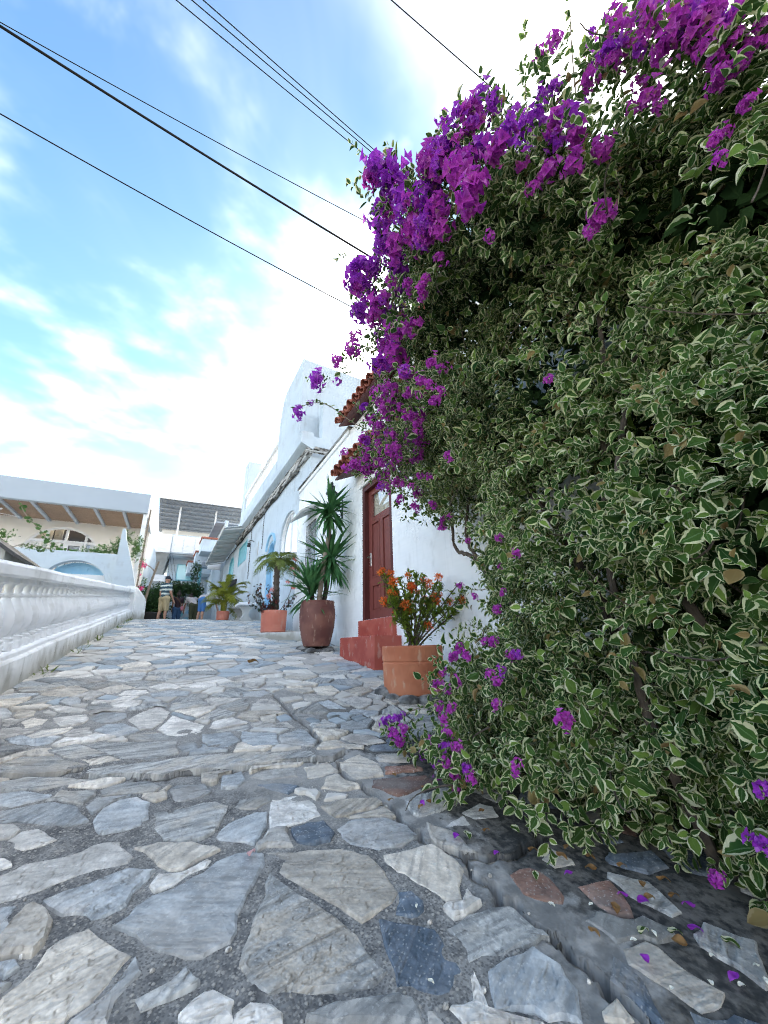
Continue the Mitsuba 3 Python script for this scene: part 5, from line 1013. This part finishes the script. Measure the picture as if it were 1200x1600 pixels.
person('man in dark cap, striped polo shirt and khaki shorts, seen from behind', -.42, 16.9, -.75, 1.70, 'polo_stripes', 'khaki', cap=True)
person('woman in dark top and jeans with tied hair and shoulder bag', .06, 20.6, .1, 1.60, 'dark_cloth', 'jeans', shorts=False, bag=True, skin='skin_dark')
person('person in blue shorts bending forward behind the feathery palm', .86, 16.6, -1.35, 1.62, 'grey_cloth', 'denim_blue', bend=1.15, skin='skin')
person('person in dark olive trousers standing behind the bending one', .66, 18.4, .3, 1.55, 'grey_cloth', 'olive_cloth', shorts=False, bend=.9, skin='skin_dark')

# ---------------------------------------------------------------- overhead cables
def cable(label, a, b, r, sag, ext=(1.6, .45)):
    a, b = np.array(a, float), np.array(b, float); d = b - a; p0, p1 = a - d * ext[0], b + d * ext[1]; t = np.linspace(0, 1, 60); q = p0 + (p1 - p0) * t[:, None]; L = np.linalg.norm(p1 - p0)
    ta, tb = ext[0] / (1 + sum(ext)), 1 - ext[1] / (1 + sum(ext)); ch_ = (t - ta) * (t - tb); q[:, 2] += sag * ch_ * 4
    single('overhead_cable', label, 'cable', MB().tube(q, r, 6), 'cable', True, group='cables strung across the street')
cable('thick black cable crossing the sky above the others to the blossom', (-2.74, 4.21, 7), (2.21, 4.82, 7), .018, .25)
cable('thin cable running close above the thick black cable', (-2.73, 4.17, 7), (2.03, 4.29, 7), .007, .35); cable('lowest thin cable in the sky, below the thick black one', (-3.03, 5.25, 7), (2.55, 6.07, 7), .010, .45)
for W_, a, b in (('lowest of the three parallel thin cables in the sky', (-.91, 3.05, 7), (1.74, 3.43, 7)), ('middle one of the three parallel thin cables in the sky', (-.75, 2.97, 7), (1.70, 3.34, 7)), ('uppermost of the three parallel thin cables in the sky', (-.64, 2.91, 7), (1.69, 3.29, 7))): cable(W_, a, b, .0065, .10, (3, 1))
cable('single thin cable high up near the top of the bougainvillea', (1.26, 1.93, 7), (2.79, 1.97, 7), .0065, .05, (4, 1))

def ovalm(w, n=7):
    v, uv, f = [], [], []
    for k in range(n + 1):
        t = k / n; h = w * math.sin(math.pi * min(1, max(0, t * .97 + .015)))**.75 * (.5 if t < .9 else .35); z = .16 * math.sin(t * 5.5) + .25 * t * t
        for s in (-1, -.5, 0, .5, 1): v.append([s * h, t, z + .45 * h * s * s + .08 * math.sin(3 * s + 6 * t)]); uv.append([.5 + .5 * s, t])
    for a in range(n):
        for s in range(4): i = a * 5 + s; f += [[i, i + 1, i + 6], [i, i + 6, i + 5]]
    return np.array(v), np.array(f), np.array(uv)
# ---------------------------------------------------------------- fallen bracts and leaves on the stones
def litter(name, label, cat, m, spots, s, group, lm=None):
    lm = lm or ovalm(.62); d = ply(trimesh.Trimesh(lm[0], lm[1], process=False), m, True, uv=lm[2])
    for x, y in spots:
        a = rng.uniform(0, 6.28); n_ = unit(np.array([0, 0, 1.]) + rng.normal(0, .25, 3))
        single(name, label, cat, d, None, group=group, M=frame(np.array([x, y, street_z(np.array([x]), np.array([y]))[0] + .016]), np.array([math.cos(a), math.sin(a), .1]), n_, s * rng.uniform(.8, 1.25)))
litter('fallen_bract', 'purple bract fallen on the stone below the bougainvillea', 'petal', 'bract_purple', [(1.02, 1.40), (1.10, 1.28), (1.20, 1.10), (1.28, .98), (1.33, .92), (1.36, .80), (1.12, .82), (1.25, .70), (1.02, 1.62), (1.42, .88)], .034, 'purple bracts on the ground')
litter('dry_leaf', 'curled brown leaf lying on the dark ground under the bougainvillea', 'leaf', 'dry_leaf', [(1.05, 1.65), (.93, 1.72), (.98, 1.60), (1.22, 1.22), (1.28, 1.15), (1.30, 1.10), (1.20, .93), (1.36, .92), (1.08, .90), (1.40, .98), (1.45, .90), (1.15, 1.38), (1.05, 1.92), (1.25, .82), (1.33, 1.2), (1.38, 1.12), (1.2, 1.5), (1.12, 1.75), (1.5, .95), (1.44, 1.05)], .032, 'brown leaves under the bougainvillea')
litter('white_petal', 'small pale petal fallen on the mossy strip', 'petal', 'petal_white', [(1.20, .72), (1.27, .68), (1.33, .66), (1.14, .86), (1.06, 1.02), (1.15, .98), (1.3, .75), (1.10, .74), (1.36, .70), (.70, 1.18), (.62, .98), (1.22, .84)], .016, 'pale petals on the mossy strip')
litter('green_leaf', 'fallen green leaf lying on the ground near the bougainvillea foot', 'leaf', 'varieg_leaf', [(1.04, 1.36), (1.22, .86), (1.30, .82), (1.10, 1.12), (.98, .80), (1.40, .74), (1.25, 1.33)], .036, 'green leaves on the ground')
litter('pink_scrap', 'single pink blossom lying on the big blue flagstone', 'petal', 'pale_petal', [(.335, 1.59)], .038, None)
litter('brown_scrap', 'curled reddish brown leaf lying alone up the street', 'leaf', 'dry_leaf', [(1.0, 5.3)], .11, None)
